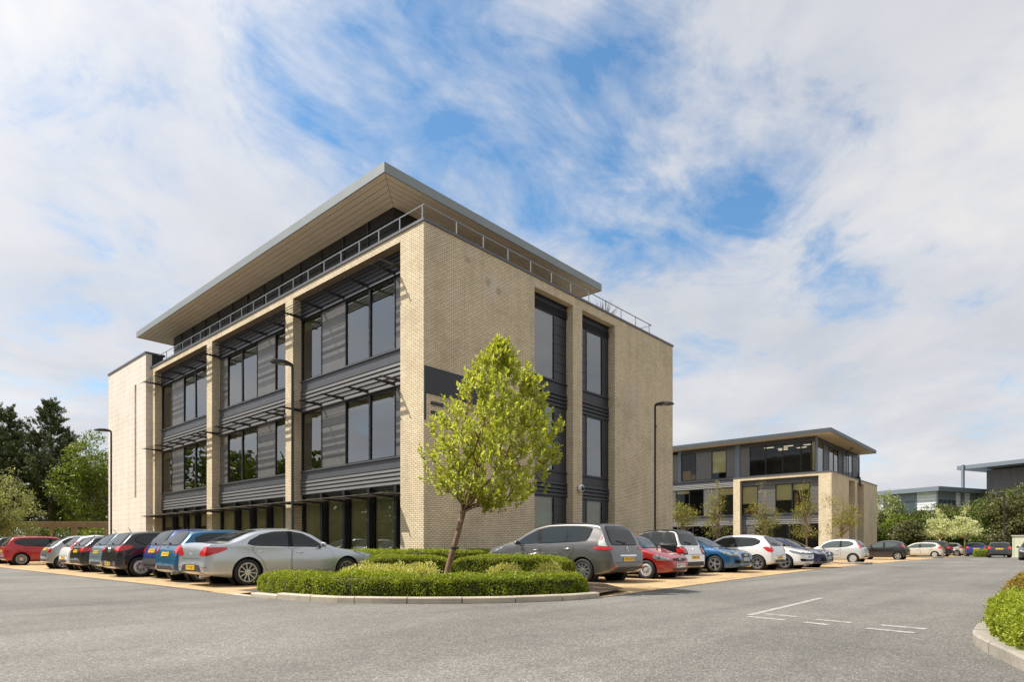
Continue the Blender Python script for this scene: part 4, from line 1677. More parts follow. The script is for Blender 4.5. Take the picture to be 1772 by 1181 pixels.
def mpv():
    L = 4.56
    return dict(L=L, W=1.845, H=1.645, wb=2.77, fo=0.90, wr=0.325, tw=0.21, wheel=('fan', 10), col=(0.145, 0.140, 0.137), metal=0.72, rough=0.33,
                top=[(0, 0.66), (0.02, 0.80), (0.07, 0.895), (0.22, 0.965), (0.55, 1.03), (0.85, 1.09), (1.0, 1.14), (1.55, 1.40), (1.95, 1.565), (2.4, 1.635), (3.0, 1.645), (3.7, 1.62), (4.02, 1.585), (4.18, 1.50), (4.36, 1.16), (4.43, 1.02), (4.50, 0.90), (4.545, 0.75), (L, 0.58)],
                belt=[(0, 0.84), (1.0, 1.01), (2.2, 1.04), (3.6, 1.06), (L, 1.07)],
                bot=[(0, 0.28), (0.1, 0.21), (0.5, 0.18), (3.8, 0.20), (4.4, 0.27), (L, 0.36)],
                tail=[(0, 0.80), (0.03, 0.86), (0.10, 0.91), (0.25, 0.955), (0.6, 0.985), (1.0, 1.0)],
                dlo=[(1.22, 1.04), (1.62, 1.28), (2.02, 1.46), (2.45, 1.535), (3.1, 1.54), (3.62, 1.515), (3.90, 1.46), (3.84, 1.22), (3.76, 1.115), (3.5, 1.095), (2.3, 1.055)],
                pillars=[(2.20, 0.13, -0.26), (3.13, 0.06, -0.02)],
                doors=[[(1.20, 0.32), (1.16, 0.70), (1.26, 0.985), (2.20, 1.0), (2.26, 0.6), (2.24, 0.31)], [(2.275, 0.31), (2.295, 0.6), (2.235, 1.0), (3.40, 1.03), (3.36, 0.80), (3.16, 0.58), (3.05, 0.31)]],
                handles='chrome', mirror=(1.47, 1.03), screen=[(0.98, 0.70), (1.5, 0.66), (1.95, 0.58)], mirror_paint=True,
                rear_window=('B', [(0.60, 1.02), (0.63, 1.12), (0.58, 1.44), (0.50, 1.50)]),
                lamps=[('headlight', 'head_lens', [('S', [(0.12, 0.72), (0.2, 0.82), (0.72, 0.96), (0.82, 0.95), (0.5, 0.82)]), ('F', [(0.45, 0.66), (0.86, 0.70), (0.86, 0.88), (0.6, 0.80)])]),
                       ('tail_light', 'red_lens', [('B', [(0.62, 0.885), (0.93, 0.89), (0.93, 0.985), (0.64, 0.955)]), ('S', [(4.02, 0.90), (4.04, 0.97), (4.52, 0.955), (4.52, 0.875), (4.3, 0.875)])]),
                       ('tail_light', 'clear_lens', [('S', [(4.14, 0.985), (4.22, 1.30), (4.30, 1.28), (4.47, 1.0), (4.5, 0.965)])]),
                       ('tail_light', 'red_lens', [('S', [(4.19, 1.12), (4.235, 1.285), (4.26, 1.28), (4.28, 1.12)])]),
                       ('reflector', 'red_lens', [('B', [(0.60, 0.40), (0.80, 0.40), (0.80, 0.44), (0.60, 0.43)])])],
                trim=[('bumper_trim', 'B', [(-0.7, 0.36), (-0.7, 0.42), (0.7, 0.42), (0.7, 0.36)])],
                plates=[('B', 0.63, True, 'YF60 UUW'), ('F', 0.42, False, '')], badges=[('B', 0.0, 0.885, 'diamond')],
                decals=[('tailgate_strip', 'chrome', 'B', [(-0.42, 0.705), (0.42, 0.705), (0.42, 0.745), (-0.42, 0.745)]), ('window_sticker', 'white_gloss', 'B', [(0.36, 1.22), (0.46, 1.20), (0.50, 1.30), (0.40, 1.32)]),
                        ('tailgate_seam', 'seam', 'B', [(-0.62, 0.535), (0.62, 0.535), (0.62, 0.545), (-0.62, 0.545)]),
                        ('rubbing_strip', 'car_plastic', 'L', [(1.28, 0.42), (2.22, 0.41), (2.22, 0.435), (1.28, 0.44)]), ('rubbing_strip', 'car_plastic', 'L', [(2.31, 0.41), (3.15, 0.42), (3.15, 0.44), (2.31, 0.435)])],
                aerial=[(3.85, 0.0, 0.17)])


def hatch(L=3.95, W=1.70, H=1.46, col=(0.1, 0.1, 0.1), metal=0.5, wheel=('fat', 5), wr=0.305, three=False, k=0.0, tailz=0.98, rear_plate=0.80, front='wide', glass='car_glass', hood=0.92, aerial=True, txt='', steep=0.0, bumperblack=False):
    """small hatchback, the family shape shared by most of the parked cars"""
    hs = H / 1.46
    c0 = 0.95 * L / 3.95           # cowl
    hd = 1.72 * L / 3.95           # header
    re = L - 0.52 + steep          # rear edge of the roof
    top = [(0, 0.56), (0.02, 0.66), (0.08, 0.745), (0.30, 0.82), (c0 - 0.1, hood + 0.01), (c0 + 0.12, hood + 0.09), (hd - 0.25, 1.27 * hs), (hd, 1.385 * hs), (hd + 0.45, 1.45 * hs), (hd + 0.9, H), (re - 0.3, H - 0.03), (re, H - 0.085),
           (re + (L - re) * 0.35, H - 0.24), (L - 0.13 + steep * 0.2, tailz), (L - 0.06, tailz - 0.12), (L - 0.015, 0.66), (L, 0.52)]
    bz = 0.90 * hs
    b0, b1 = c0 + 0.16, L - 0.62
    dlo = [(b0, bz + 0.005), (hd - 0.22, bz + 0.255 * hs), (hd + 0.10, bz + 0.405 * hs), (hd + 0.6, bz + 0.455 * hs), (re - 0.30, bz + 0.42 * hs), (re - 0.02, bz + 0.30 * hs), (re - 0.06, bz + 0.17 * hs), (re - 0.35, bz + 0.07 * hs), (hd + 0.6, bz + 0.03)]
    pb = hd + (0.72 if three else 0.52)
    d1 = [(c0 + 0.10, 0.34), (c0 + 0.06, 0.62), (b0 + 0.03, bz - 0.015), (pb - 0.02, bz + 0.01), (pb + 0.02, 0.55), (pb, 0.32)]
    d2 = [(pb + 0.035, 0.32), (pb + 0.055, 0.55), (pb + 0.015, bz + 0.01), (L - 0.80, bz + 0.05), (L - 0.86, 0.78), (L - 1.06, 0.60), (L - 1.14, 0.32)]
    yb = W / 2
    lamps = [('headlight', 'head_lens', [('S', [(0.10, 0.60), (0.14, 0.70), (0.55, 0.83), (0.68, 0.82), (0.45, 0.69)]), ('F', [(yb * 0.50, 0.58), (yb * 0.95, 0.62), (yb * 0.95, 0.80), (yb * 0.62, 0.71)])]),
             ('tail_light', 'red_lens', [('B', [(yb * 0.66, 0.80), (yb * 0.99, 0.78), (yb * 0.99, 1.02), (yb * 0.74, 1.0)]), ('S', [(L - 0.06, 0.78), (L - 0.38, 0.86), (L - 0.43, 0.97), (L - 0.25, 1.04), (L - 0.05, 0.95)])]),
             ('reflector', 'red_lens', [('B', [(yb * 0.62, 0.40), (yb * 0.80, 0.40), (yb * 0.80, 0.43), (yb * 0.62, 0.43)])])]
    trim = [('bumper_trim', 'B', [(-yb * 0.7, 0.34), (-yb * 0.6, 0.44), (yb * 0.6, 0.44), (yb * 0.7, 0.34)]), ('bumper_trim', 'F', [(-0.5, 0.30), (-0.54, 0.44), (0.54, 0.44), (0.5, 0.30)])]
    if bumperblack:
        trim.append(('bumper_trim', 'B', [(-yb * 0.93, 0.36), (-yb * 0.93, 0.60), (yb * 0.93, 0.60), (yb * 0.93, 0.36)]))
        trim.append(('bumper_trim', 'LR', [(L - 0.42, 0.36), (L - 0.42, 0.58), (L - 0.02, 0.60), (L - 0.02, 0.38)]))
    return dict(L=L, W=W, H=H, wb=L * 0.635, fo=0.80 * L / 3.95, wr=wr, tw=0.19, wheel=wheel, col=col, metal=metal, top=top, belt=[(0, 0.76), (c0, bz - 0.03), (hd, bz), (L - 1, bz + 0.04), (L, bz + 0.08)],
                bot=[(0, 0.27), (0.1, 0.205), (0.5, 0.175), (L - 0.7, 0.19), (L - 0.15, 0.26), (L, 0.34)], dlo=dlo, pillars=[(pb, 0.10, -0.06)], doors=[d1] if three else [d1, d2], mirror=(b0 + 0.22, bz + 0.02),
                screen=[(c0 + 0.05, yb * 0.74), (hd - 0.3, yb * 0.70), (hd - 0.03, yb * 0.62)], rear_window=('B', [(yb * 0.70, tailz + 0.02), (yb * 0.72, tailz + 0.10), (yb * 0.62, H - 0.17), (yb * 0.54, H - 0.12)]),
                lamps=lamps, trim=trim, plates=[('B', rear_plate, True, txt), ('F', 0.46, False, '')], glass=glass,
                decals=[('grille', 'car_black', 'F', [(-0.40, 0.565), (-0.45, 0.66), (0.45, 0.66), (0.40, 0.565)]), ('tailgate_seam', 'seam', 'B', [(-yb * 0.72, 0.605), (yb * 0.72, 0.605), (yb * 0.72, 0.614), (-yb * 0.72, 0.614)])],
                aerial=[(re - 0.15, 0, 0.16)] if aerial else [], badges=[])


def wagon(L=4.4, W=1.79, H=1.55, col=(0.45, 0.01, 0.015), metal=0.35, wheel=('thin', 10), wr=0.325, rails=False, glass='car_glass'):
    d = hatch(L=L, W=W, H=H, col=col, metal=metal, wheel=wheel, wr=wr, tailz=1.02, rear_plate=0.75, glass=glass, hood=0.98, aerial=False, steep=0.12)
    if rails:
        d['rails'] = (1.9, L - 0.7, W * 0.34)
    return d


def smart():
    L, W, H = 2.95, 1.66, 1.555
    yb = W / 2
    return dict(L=L, W=W, H=H, wb=1.95, fo=0.52, wr=0.30, tw=0.19, wheel=('fat', 6), col=(0.80, 0.80, 0.79), metal=0.0, rough=0.25,
                top=[(0, 0.52), (0.03, 0.66), (0.10, 0.80), (0.30, 0.93), (0.55, 1.02), (0.75, 1.13), (1.15, 1.42), (1.45, 1.525), (1.8, 1.555), (2.3, 1.535), (2.48, 1.50), (2.58, 1.40), (2.74, 1.03), (2.84, 0.92), (2.92, 0.74), (L, 0.52)],
                belt=[(0, 0.85), (0.6, 0.96), (1.5, 0.99), (2.4, 1.02), (L, 1.02)], bot=[(0, 0.27), (0.1, 0.21), (0.4, 0.18), (2.4, 0.20), (2.85, 0.27), (L, 0.33)],
                dlo=[(0.80, 1.0), (1.15, 1.30), (1.5, 1.43), (2.2, 1.45), (2.42, 1.40), (2.40, 1.06), (1.6, 1.01)], pillars=[(1.62, 0.09, 0), (2.10, 0.08, 0.05)],
                doors=[[(0.86, 0.40), (0.84, 0.72), (0.90, 0.97), (1.72, 0.985), (1.62, 0.60), (1.50, 0.38)]], mirror=(1.0, 1.03), mirror_paint=False,
                screen=[(0.72, 0.64), (1.1, 0.60), (1.40, 0.55)], rear_window=('B', [(0.60, 1.03), (0.62, 1.12), (0.56, 1.42), (0.48, 1.47)]),
                extra=[('safety_cell', 'L', [(0.78, 1.0), (1.13, 1.34), (1.48, 1.475), (2.2, 1.49), (2.50, 1.42), (2.68, 1.04), (2.62, 0.80), (2.50, 0.60), (2.28, 0.62), (2.05, 0.72), (1.86, 0.66), (1.66, 0.985)], 'car_black'), ('safety_cell', 'R', [(0.78, 1.0), (1.13, 1.34), (1.48, 1.475), (2.2, 1.49), (2.50, 1.42), (2.68, 1.04), (2.62, 0.80), (2.50, 0.60), (2.28, 0.62), (2.05, 0.72), (1.86, 0.66), (1.66, 0.985)], 'car_black'), ('roof_panel', 'T', [(1.22, -0.61), (1.22, 0.61), (2.54, 0.58), (2.54, -0.58)], 'car_black'),
                       ('bonnet_seam', 'F', [(-0.6, 0.80), (0.6, 0.80), (0.6, 0.81), (-0.6, 0.81)], 'seam')],
                lamps=[('headlight', 'head_lens', [('F', [(0.42, 0.66), (0.76, 0.66), (0.76, 0.84), (0.48, 0.84)])]), ('tail_light_frame', 'car_black', [('B', [(0.50, 0.70), (0.82, 0.70), (0.82, 0.97), (0.54, 0.97)]), ('S', [(2.60, 0.72), (2.58, 0.96), (2.80, 0.97), (2.9, 0.74)])]),
                       ('tail_light', 'red_lens', [('B', [(0.55, 0.75), (0.80, 0.75), (0.80, 0.93), (0.58, 0.93)]), ('S', [(2.66, 0.76), (2.65, 0.93), (2.78, 0.93), (2.87, 0.78)])])],
                trim=[('bumper_trim', 'B', [(-0.62, 0.33), (-0.58, 0.47), (0.58, 0.47), (0.62, 0.33)]), ('bumper_trim', 'F', [(-0.5, 0.28), (-0.5, 0.5), (0.5, 0.5), (0.5, 0.28)])],
                plates=[('B', 0.61, True, ''), ('F', 0.45, False, '')], badges=[('B', 0.05, 0.86, 'ring')], decals=[('tailgate_seam', 'seam', 'B', [(-0.46, 0.70), (0.46, 0.70), (0.46, 0.712), (-0.46, 0.712)])])


def tiny_round():
    d = hatch(L=3.55, W=1.627, H=1.488, col=(0.34, 0.35, 0.35), metal=0.7, wheel=('twin', 7), wr=0.29, three=True, tailz=0.95, rear_plate=0.86, hood=0.93, steep=-0.02)
    L = d['L']
    d['top'] = [(0, 0.52), (0.03, 0.63), (0.12, 0.76), (0.35, 0.87), (0.75, 0.97), (0.95, 1.07), (1.35, 1.34), (1.6, 1.42), (2.0, 1.485), (2.4, 1.475), (2.75, 1.40), (3.05, 1.24), (3.30, 1.02), (3.42, 0.93), (3.50, 0.80), (3.54, 0.62), (L, 0.52)]
    d['lamps'][1] = ('tail_light', 'red_lens', [('B', [(0.56, 0.72), (0.70, 0.72), (0.70, 0.92), (0.58, 0.92)]), ('S', [(L - 0.14, 0.72), (L - 0.18, 0.92), (L - 0.05, 0.92), (L - 0.03, 0.72)])])
    d['tail'] = [(0, 0.62), (0.03, 0.74), (0.10, 0.84), (0.25, 0.925), (0.6, 0.985), (1.0, 1.0)]
    return d


def ka():
    d = hatch(L=3.62, W=1.63, H=1.40, col=(0.36, 0.020, 0.014), metal=0.35, wheel=('cap', 8), wr=0.285, three=True, tailz=0.92, rear_plate=0.62, hood=0.90)
    d['top'] = [(0, 0.48), (0.03, 0.58), (0.12, 0.66), (0.35, 0.76), (0.85, 0.915), (1.05, 1.0), (1.5, 1.27), (1.75, 1.36), (2.1, 1.398), (2.5, 1.385), (2.9, 1.28), (3.2, 1.10), (3.38, 0.93), (3.52, 0.82), (3.6, 0.62), (3.62, 0.5)]
    d['nose'] = [(0, 0.52), (0.03, 0.63), (0.10, 0.75), (0.25, 0.87), (0.5, 0.96), (0.9, 1.0)]
    d['lamps'][0] = ('headlight', 'head_lens', [('S', [(0.16, 0.56), (0.22, 0.66), (0.40, 0.725), (0.52, 0.71), (0.50, 0.62), (0.34, 0.555)]), ('F', [(0.50, 0.56), (0.70, 0.56), (0.72, 0.66), (0.58, 0.645)])])
    d['lamps'].append(('indicator', 'amber_lens', [('S', [(0.17, 0.55), (0.20, 0.58), (0.42, 0.575), (0.36, 0.55)])]))
    d['trim'] = [('bumper_trim', 'F', [(-0.45, 0.27), (-0.48, 0.33), (0.48, 0.33), (0.45, 0.27)])]
    d['decals'] = [('grille', 'car_black', 'F', [(-0.36, 0.545), (-0.44, 0.605), (0, 0.63), (0.44, 0.605), (0.36, 0.545), (0, 0.53)])]
    d['plates'] = [('F', 0.40, False, ''), ('B', 0.62, True, '')]
    d['badges'] = [('F', 0.0, 0.585, 'oval')]
    return d


def audi():
    d = hatch(L=4.25, W=1.765, H=1.42, col=(0.010, 0.095, 0.225), metal=0.45, wheel=('fat', 5), wr=0.325, three=True, tailz=0.98, hood=0.91)
    d['decals'] = [('grille', 'car_black', 'F', [(-0.28, 0.36), (-0.36, 0.72), (0.36, 0.72), (0.28, 0.36)]), ('bumper_intake', 'car_black', 'F', [(0.42, 0.34), (0.42, 0.47), (0.76, 0.49), (0.76, 0.36)]), ('bumper_intake', 'car_black', 'F', [(-0.42, 0.34), (-0.42, 0.47), (-0.76, 0.49), (-0.76, 0.36)])]
    d['badges'] = [('F', 0.0, 0.64, 'rings')]
    d['plates'] = [('F', 0.50, False, ''), ('B', 0.75, True, '')]
    d['trim'] = []
    return d


def polo():
    d = hatch(L=3.97, W=1.68, H=1.46, col=(0.80, 0.80, 0.79), metal=0.0, wheel=('twin', 5), wr=0.32, tailz=0.97, hood=0.94, aerial=False)
    d['lamps'][0] = ('headlight', 'far_grey', [('S', [(0.10, 0.64), (0.16, 0.73), (0.55, 0.83), (0.66, 0.82), (0.48, 0.71)]), ('F', [(0.40, 0.62), (0.80, 0.66), (0.80, 0.80), (0.48, 0.70)])])
    d['decals'] = [('grille', 'car_black', 'F', [(-0.42, 0.625), (-0.42, 0.69), (0.42, 0.69), (0.42, 0.625)]), ('bumper_intake', 'car_black', 'F', [(-0.74, 0.34), (-0.76, 0.46), (-0.4, 0.43), (0.4, 0.43), (0.76, 0.46), (0.74, 0.34)])]
    d['badges'] = [('F', 0, 0.66, 'ring')]
    d['plates'] = [('F', 0.53, False, ''), ('B', 0.6, True, '')]
    d['trim'] = []
    return d


def merc():
    d = hatch(L=4.36, W=1.80, H=1.435, col=(0.012, 0.016, 0.075), metal=0.4, wheel=('twin', 5), wr=0.325, tailz=0.97, hood=0.92, aerial=False)
    d['decals'] = [('grille', 'car_black', 'F', [(-0.40, 0.52), (-0.46, 0.71), (0.46, 0.71), (0.40, 0.52)]), ('grille_bar', 'chrome', 'F', [(-0.42, 0.60), (-0.42, 0.625), (0.42, 0.625), (0.42, 0.60)]), ('bumper_intake', 'car_black', 'F', [(0.40, 0.30), (0.40, 0.44), (0.80, 0.48), (0.80, 0.32)]), ('bumper_intake', 'car_black', 'F', [(-0.40, 0.30), (-0.40, 0.44), (-0.80, 0.48), (-0.80, 0.32)])]
    d['badges'] = [('F', 0, 0.615, 'star')]
    d['trim'] = []
    return d


def citycar(col, metal, three=True, wheel=('cap', 12), L=3.44):
    d = hatch(L=L, W=1.63, H=1.465, col=col, metal=metal, wheel=wheel, wr=0.285, three=three, tailz=0.96, rear_plate=0.52, hood=0.95, glass='car_glass_pale')
    d['decals'].append(('rubbing_strip', 'car_plastic', 'LR', [(1.05, 0.475), (2.1, 0.475), (2.1, 0.50), (1.05, 0.50)]))
    d['lamps'][1] = ('tail_light', 'red_lens', [('B', [(0.54, 0.92), (0.76, 0.88), (0.76, 1.24), (0.66, 1.24)]), ('S', [(L - 0.10, 0.88), (L - 0.22, 0.92), (L - 0.40, 1.24), (L - 0.32, 1.24), (L - 0.08, 0.98)])])
    return d


RR = 'cars parked along the end wall'
LR_ = 'cars parked along the glazed front'
# left row: noses towards the building (+x), tails towards the road
build_car(sedan(), 'parked_car', 'silver saloon with red wraparound tail lights, nearest car in the row beside the front hedge', 'car', -6.02, -1.28, 0, LR_)
h = hatch(L=4.03, W=1.72, H=1.46, col=(0.006, 0.105, 0.22), metal=0.4, tailz=0.99, bumperblack=False, rear_plate=0.76, steep=0.02)
h['badges'] = [('B', 0, 0.93, 'lion')]
h['exhaust'] = -0.45
build_car(h, 'parked_car', 'teal blue hatchback with open grey bumper band, parked next to the silver saloon', 'car', -6.17, 1.15, 0, LR_)
h = hatch(L=3.75, W=1.64, H=1.53, col=(0.012, 0.045, 0.235), metal=0.4, wheel=('cap', 7), wr=0.285, tailz=1.0, bumperblack=True, rear_plate=0.84)
build_car(h, 'parked_car', 'royal blue small hatchback with black rear bumper, between the teal and the charcoal hatchbacks', 'car', -5.92, 3.45, 0, LR_)
h = hatch(L=4.25, W=1.80, H=1.50, col=(0.022, 0.020, 0.023), metal=0.55, wheel=('cap', 7), wr=0.325, tailz=1.0, rear_plate=0.42)
h['lamps'][1] = ('tail_light', 'red_lens', [('B', [(0.42, 0.86), (0.86, 0.80), (0.90, 0.98), (0.60, 0.99)]), ('S', [(4.22, 0.80), (3.85, 0.90), (3.74, 0.98), (3.95, 1.02), (4.22, 0.97)])])
h['badges'] = [('B', 0, 0.86, 'ring')]
build_car(h, 'parked_car', 'charcoal black hatchback with large red tail lights, fourth from the front hedge', 'car', -6.18, 5.72, 0, LR_)
h = hatch(L=4.34, W=1.84, H=1.50, col=(0.25, 0.37, 0.43), metal=0.6, wheel=('thin', 7), wr=0.325, tailz=1.0, rear_plate=0.78)
build_car(h, 'parked_car', 'pale icy blue hatchback, mostly hidden behind the charcoal hatchback', 'car', -5.80, 8.45, 0, LR_)
h = hatch(L=4.05, W=1.74, H=1.42, col=(0.012, 0.012, 0.014), metal=0.3, wheel=('thin', 10), wr=0.32, tailz=0.98, rear_plate=0.80)
h['lamps'][1] = ('tail_light', 'red_lens', [('B', [(0.42, 0.79), (0.85, 0.77), (0.88, 0.95), (0.50, 0.93)]), ('S', [(4.0, 0.77), (3.70, 0.82), (3.66, 0.92), (3.85, 0.96), (4.02, 0.92)])])
build_car(h, 'parked_car', 'gloss black hatchback with yellow plate high beside red lights, between icy blue and white cars', 'car', -5.98, 11.0, 0, LR_)
build_car(citycar((0.80, 0.80, 0.79), 0.0, wheel=('thin', 8)), 'parked_car', 'white city car squeezed between the gloss black hatchback and the silver round car', 'car', -6.10, 13.55, 0, LR_)
build_car(tiny_round(), 'parked_car', 'silver grey rounded little retro car at the end of the left row', 'car', -6.20, 16.20, 0, LR_)
h = wagon()
h['lamps'][1] = ('tail_light', 'red_lens', [('B', [(0.56, 0.80), (0.88, 0.78), (0.88, 1.02), (0.62, 1.0)]), ('S', [(4.35, 0.78), (4.05, 0.86), (4.02, 0.98), (4.2, 1.02), (4.36, 0.95)])])
build_car(h, 'parked_car', 'bright red tall hatchback standing alone beyond the empty bay, left side of the photo', 'car', -5.95, 24.62, 0, LR_)
build_car(wagon(L=4.65, H=1.58, col=(0.010, 0.011, 0.013), rails=True), 'parked_car', 'black estate car with roof rails, just behind the red hatchback', 'car', -5.7, 28.6, 0, LR_)
# right row
build_car(mpv(), 'parked_car', 'dark grey people carrier with white and red tail lights, nearest the young tree', 'car', 0.10, -6.12, 90, RR)
build_car(ka(), 'parked_car', 'small dark red rounded car with its front to the road, beside the grey people carrier', 'car', 2.82, -6.74, -90, RR)
build_car(smart(), 'parked_car', 'white and black two-tone microcar seen from behind, between red and blue cars', 'car', 4.95, -6.55, 90, RR)
build_car(audi(), 'parked_car', 'metallic blue hatchback facing the road with large dark grille', 'car', 8.68, -6.12, -90, RR)
h = hatch(L=3.99, W=1.71, H=1.49, col=(0.72, 0.72, 0.71), metal=0.15, wheel=('thin', 7), wr=0.31, three=True, tailz=1.0, rear_plate=0.52, hood=0.95)
h['lamps'][1] = ('tail_light', 'red_lens', [('B', [(0.60, 0.80), (0.85, 0.76), (0.86, 0.98), (0.68, 1.0)]), ('S', [(3.96, 0.74), (3.72, 0.80), (3.55, 0.96), (3.75, 0.98), (3.96, 0.86)])])
build_car(h, 'parked_car', 'white three-door hatchback with dusty tail, nose to the wall beside the blue hatchback', 'car', 12.06, -6.36, 90, RR)
build_car(polo(), 'parked_car', 'clean white hatchback facing the road with dark two-spoke alloy wheels', 'car', 14.22, -6.90, -90, RR)
build_car(merc(), 'parked_car', 'navy blue hatchback facing the road with round star badge in its grille', 'car', 16.85, -6.80, -90, RR)
build_car(citycar((0.62, 0.63, 0.63), 0.45), 'parked_car', 'silver three-door city car beside the small kerbed island', 'car', 27.5, -6.5, 90, RR)
h = citycar((0.012, 0.011, 0.013), 0.3, three=False, wheel=('fat', 5), L=3.5)
build_car(h, 'parked_car', 'black five-door city car, past the silver city car', 'car', 40.5, -6.5, 90, RR)
h = hatch(L=4.1, W=1.68, H=1.42, col=(0.60, 0.57, 0.49), metal=0.3, wheel=('cap', 9), wr=0.29, tailz=0.95, rear_plate=0.7, glass='car_glass_pale')
build_car(h, 'parked_car', 'pale champagne older hatchback in the distant bays', 'car', 54.9, -6.7, 90, RR)
h = hatch(L=4.3, W=1.80, H=1.62, col=(0.018, 0.018, 0.020), metal=0.3, tailz=1.05, rear_plate=0.8, wr=0.33)
build_car(h, 'parked_car', 'tall black hatchback just beyond the champagne one', 'car', 60.3, -6.6, 90, RR)
h = hatch(L=4.2, W=1.75, H=1.45, col=(0.78, 0.78, 0.77), metal=0.0, tailz=0.98, rear_plate=0.75, wr=0.31)
build_car(h, 'parked_car', 'far white hatchback beyond the tall black one, before the twin white-leaved trees', 'car', 68.0, -6.9, 90, RR)
h = hatch(L=4.0, W=1.70, H=1.42, col=(0.015, 0.016, 0.020), metal=0.2)
build_car(h, 'parked_car', 'small dark car facing the road at the far end of the row', 'car', 75.0, -6.6, -90, RR)
h = hatch(L=4.0, W=1.76, H=1.46, col=(0.010, 0.030, 0.230), metal=0.35, tailz=0.98)
build_car(h, 'parked_car', 'deep blue hatchback seen from behind in front of the far hedge', 'car', 67.6, -9.9, 8, 'cars at the end of the road')
h = hatch(L=4.2, W=1.77, H=1.44, col=(0.035, 0.035, 0.038), metal=0.5, tailz=0.98)
h['badges'] = [('B', 0, 0.84, 'ring')]
build_car(h, 'parked_car', 'dark grey hatchback seen from behind on the road by the cream cabinet', 'car', 58.5, -12.5, 4, 'cars at the end of the road')
h = hatch(L=4.3, W=1.78, H=1.46, col=(0.03, 0.028, 0.028), metal=0.5)
build_car(h, 'parked_car', 'dark car facing the camera, cut off by the right edge of the photo', 'car', 45.8, -15.45, 178, 'cars at the end of the road')
# ================================================================ second office building (same family, further down the road)
B2 = wthing('office_building', 'smaller buff brick and grey panel office block behind the right row of cars', 'building', (0, 0, 0))
B2['_base'] = (0.0, 0.0, 0.0)
CX2, CY2 = 53.35, 0.45


def p2(mb, name, mat, **k):
    return mb.build(name, mat, B2, **k)


m = MB()
m.box(CX2, 60.06, CY2, CY2 + 0.5, 0, 8.60)
m.box(60.06, 62.63, CY2, CY2 + 0.5, 8.30, 8.60)
m.box(62.63, 63.69, CY2, CY2 + 0.5, 0, 8.60)
m.box(63.69, 66.60, CY2, CY2 + 0.5, 8.30, 8.60)
m.box(66.60, 73.36, CY2, CY2 + 0.5, 0, 8.60)
m.box(CX2, CX2 + 0.5, CY2 + 0.5, 1.66, 0, 8.60)
m.box(72.9, 73.36, CY2 + 0.5, 20.0, 0, 8.60)
p2(m, 'brick_wall', 'brick')
p2(MB().box(CX2, CX2 + 0.5, 9.75, 10.50, 0, 8.60), 'brick_pier', 'brick')
p2(MB().box(CX2, CX2 + 0.5, 1.66, 9.75, 8.30, 8.60), 'brick_beam', 'brick')
m = MB()
m.box(CX2 - 0.05, 73.4, CY2 - 0.05, CY2 + 0.55, 8.60, 8.70)
m.box(CX2 - 0.05, CX2 + 0.55, CY2 + 0.55, 10.55, 8.60, 8.70)
p2(m, 'coping', 'coping')
# dark glazing strips in the end wall
for a, b in ((60.06, 62.63), (63.69, 66.60)):
    for z0, z1 in ((0.2, 3.4), (4.5, 7.4)):
        window(B2, 'y', CY2 + 0.9, a, b, z0, z1, glass='glass_dark')
    m = MB()
    for z0, z1 in ((0, 0.2), (3.4, 4.5), (7.4, 8.30)):
        m.box(a, b, CY2 + 0.9, CY2 + 1.0, z0, z1)
    p2(m, 'spandrel_panel', 'spandrel_dark')
    m = MB()
    m.box(b, b + 0.3, CY2 + 0.5, CY2 + 0.95, 0, 8.3)
    m.box(a - 0.3, a, CY2 + 0.5, CY2 + 0.95, 0, 8.3)
    p2(m, 'brick_reveal', 'brick')
XF = 53.80
# recessed front in the brick frame and the clad wing to its left
FR = [(1.66, 9.75), (10.5, 24.0)]
for (y0, y1) in FR:
    m = MB()
    ribs(m, y0, y1, 3.40, 3.95, 3, XF)
    ribs(m, y0, y1, 7.70, 8.25, 3, XF)
    p2(m, 'louvre_band', 'rib_metal')
    m = MB()
    m.box(XF, XF + 0.06, y0, y1, 3.95, 4.50)
    m.box(XF - 0.10, XF + 0.06, y0, y1, 4.50, 4.56)
    m.box(XF - 0.04, XF + 0.06, y0, y1, 3.94, 3.99)
    m.box(XF, XF + 0.06, y0, y1, 8.25, 8.62)
    m.box(XF - 0.10, XF + 0.06, y0, y1, 8.62, 8.68)
    p2(m, 'spandrel_panel', 'spandrel')
F1 = [('panel', 1.66, 2.60, 0), ('win', 2.60, 4.37, 0.22), ('win', 4.37, 6.10, 0.55), ('panel', 6.10, 7.95, 0), ('win', 7.95, 9.75, 0.62),
      ('win', 10.5, 12.38, 0.25), ('panel', 12.38, 14.19, 0), ('win', 14.19, 15.95, 0.0), ('win', 15.95, 17.7, 0.12), ('panel', 17.7, 24.0, 0)]
for k, a, b, bl in F1:
    if k == 'win':
        window(B2, 'x', XF, a, b, 4.56, 7.70, blind=bl or None, glass='glass_clear')
    else:
        m = MB()
        boards(m, a, b, 4.58, 7.68, 7, XF + 0.02)
        m.box(XF + 0.05, XF + 0.07, a, b, 4.56, 7.70)
        p2(m, 'cladding_panel', 'panel_metal')
G1 = [(1.66, 2.9), (2.9, 4.65), (4.65, 6.4), (6.4, 8.3), (10.5, 13.0), (13.0, 15.5), (15.5, 18.0), (18.0, 20.5)]
for a, b in G1:
    window(B2, 'x', XF, a, b, 0.1, 3.40, fr=0.08, glass='glass_dark')
m = MB()
boards(m, 8.3, 9.75, 0.0, 3.4, 8, XF + 0.02)
p2(m, 'cladding_panel', 'panel_metal')
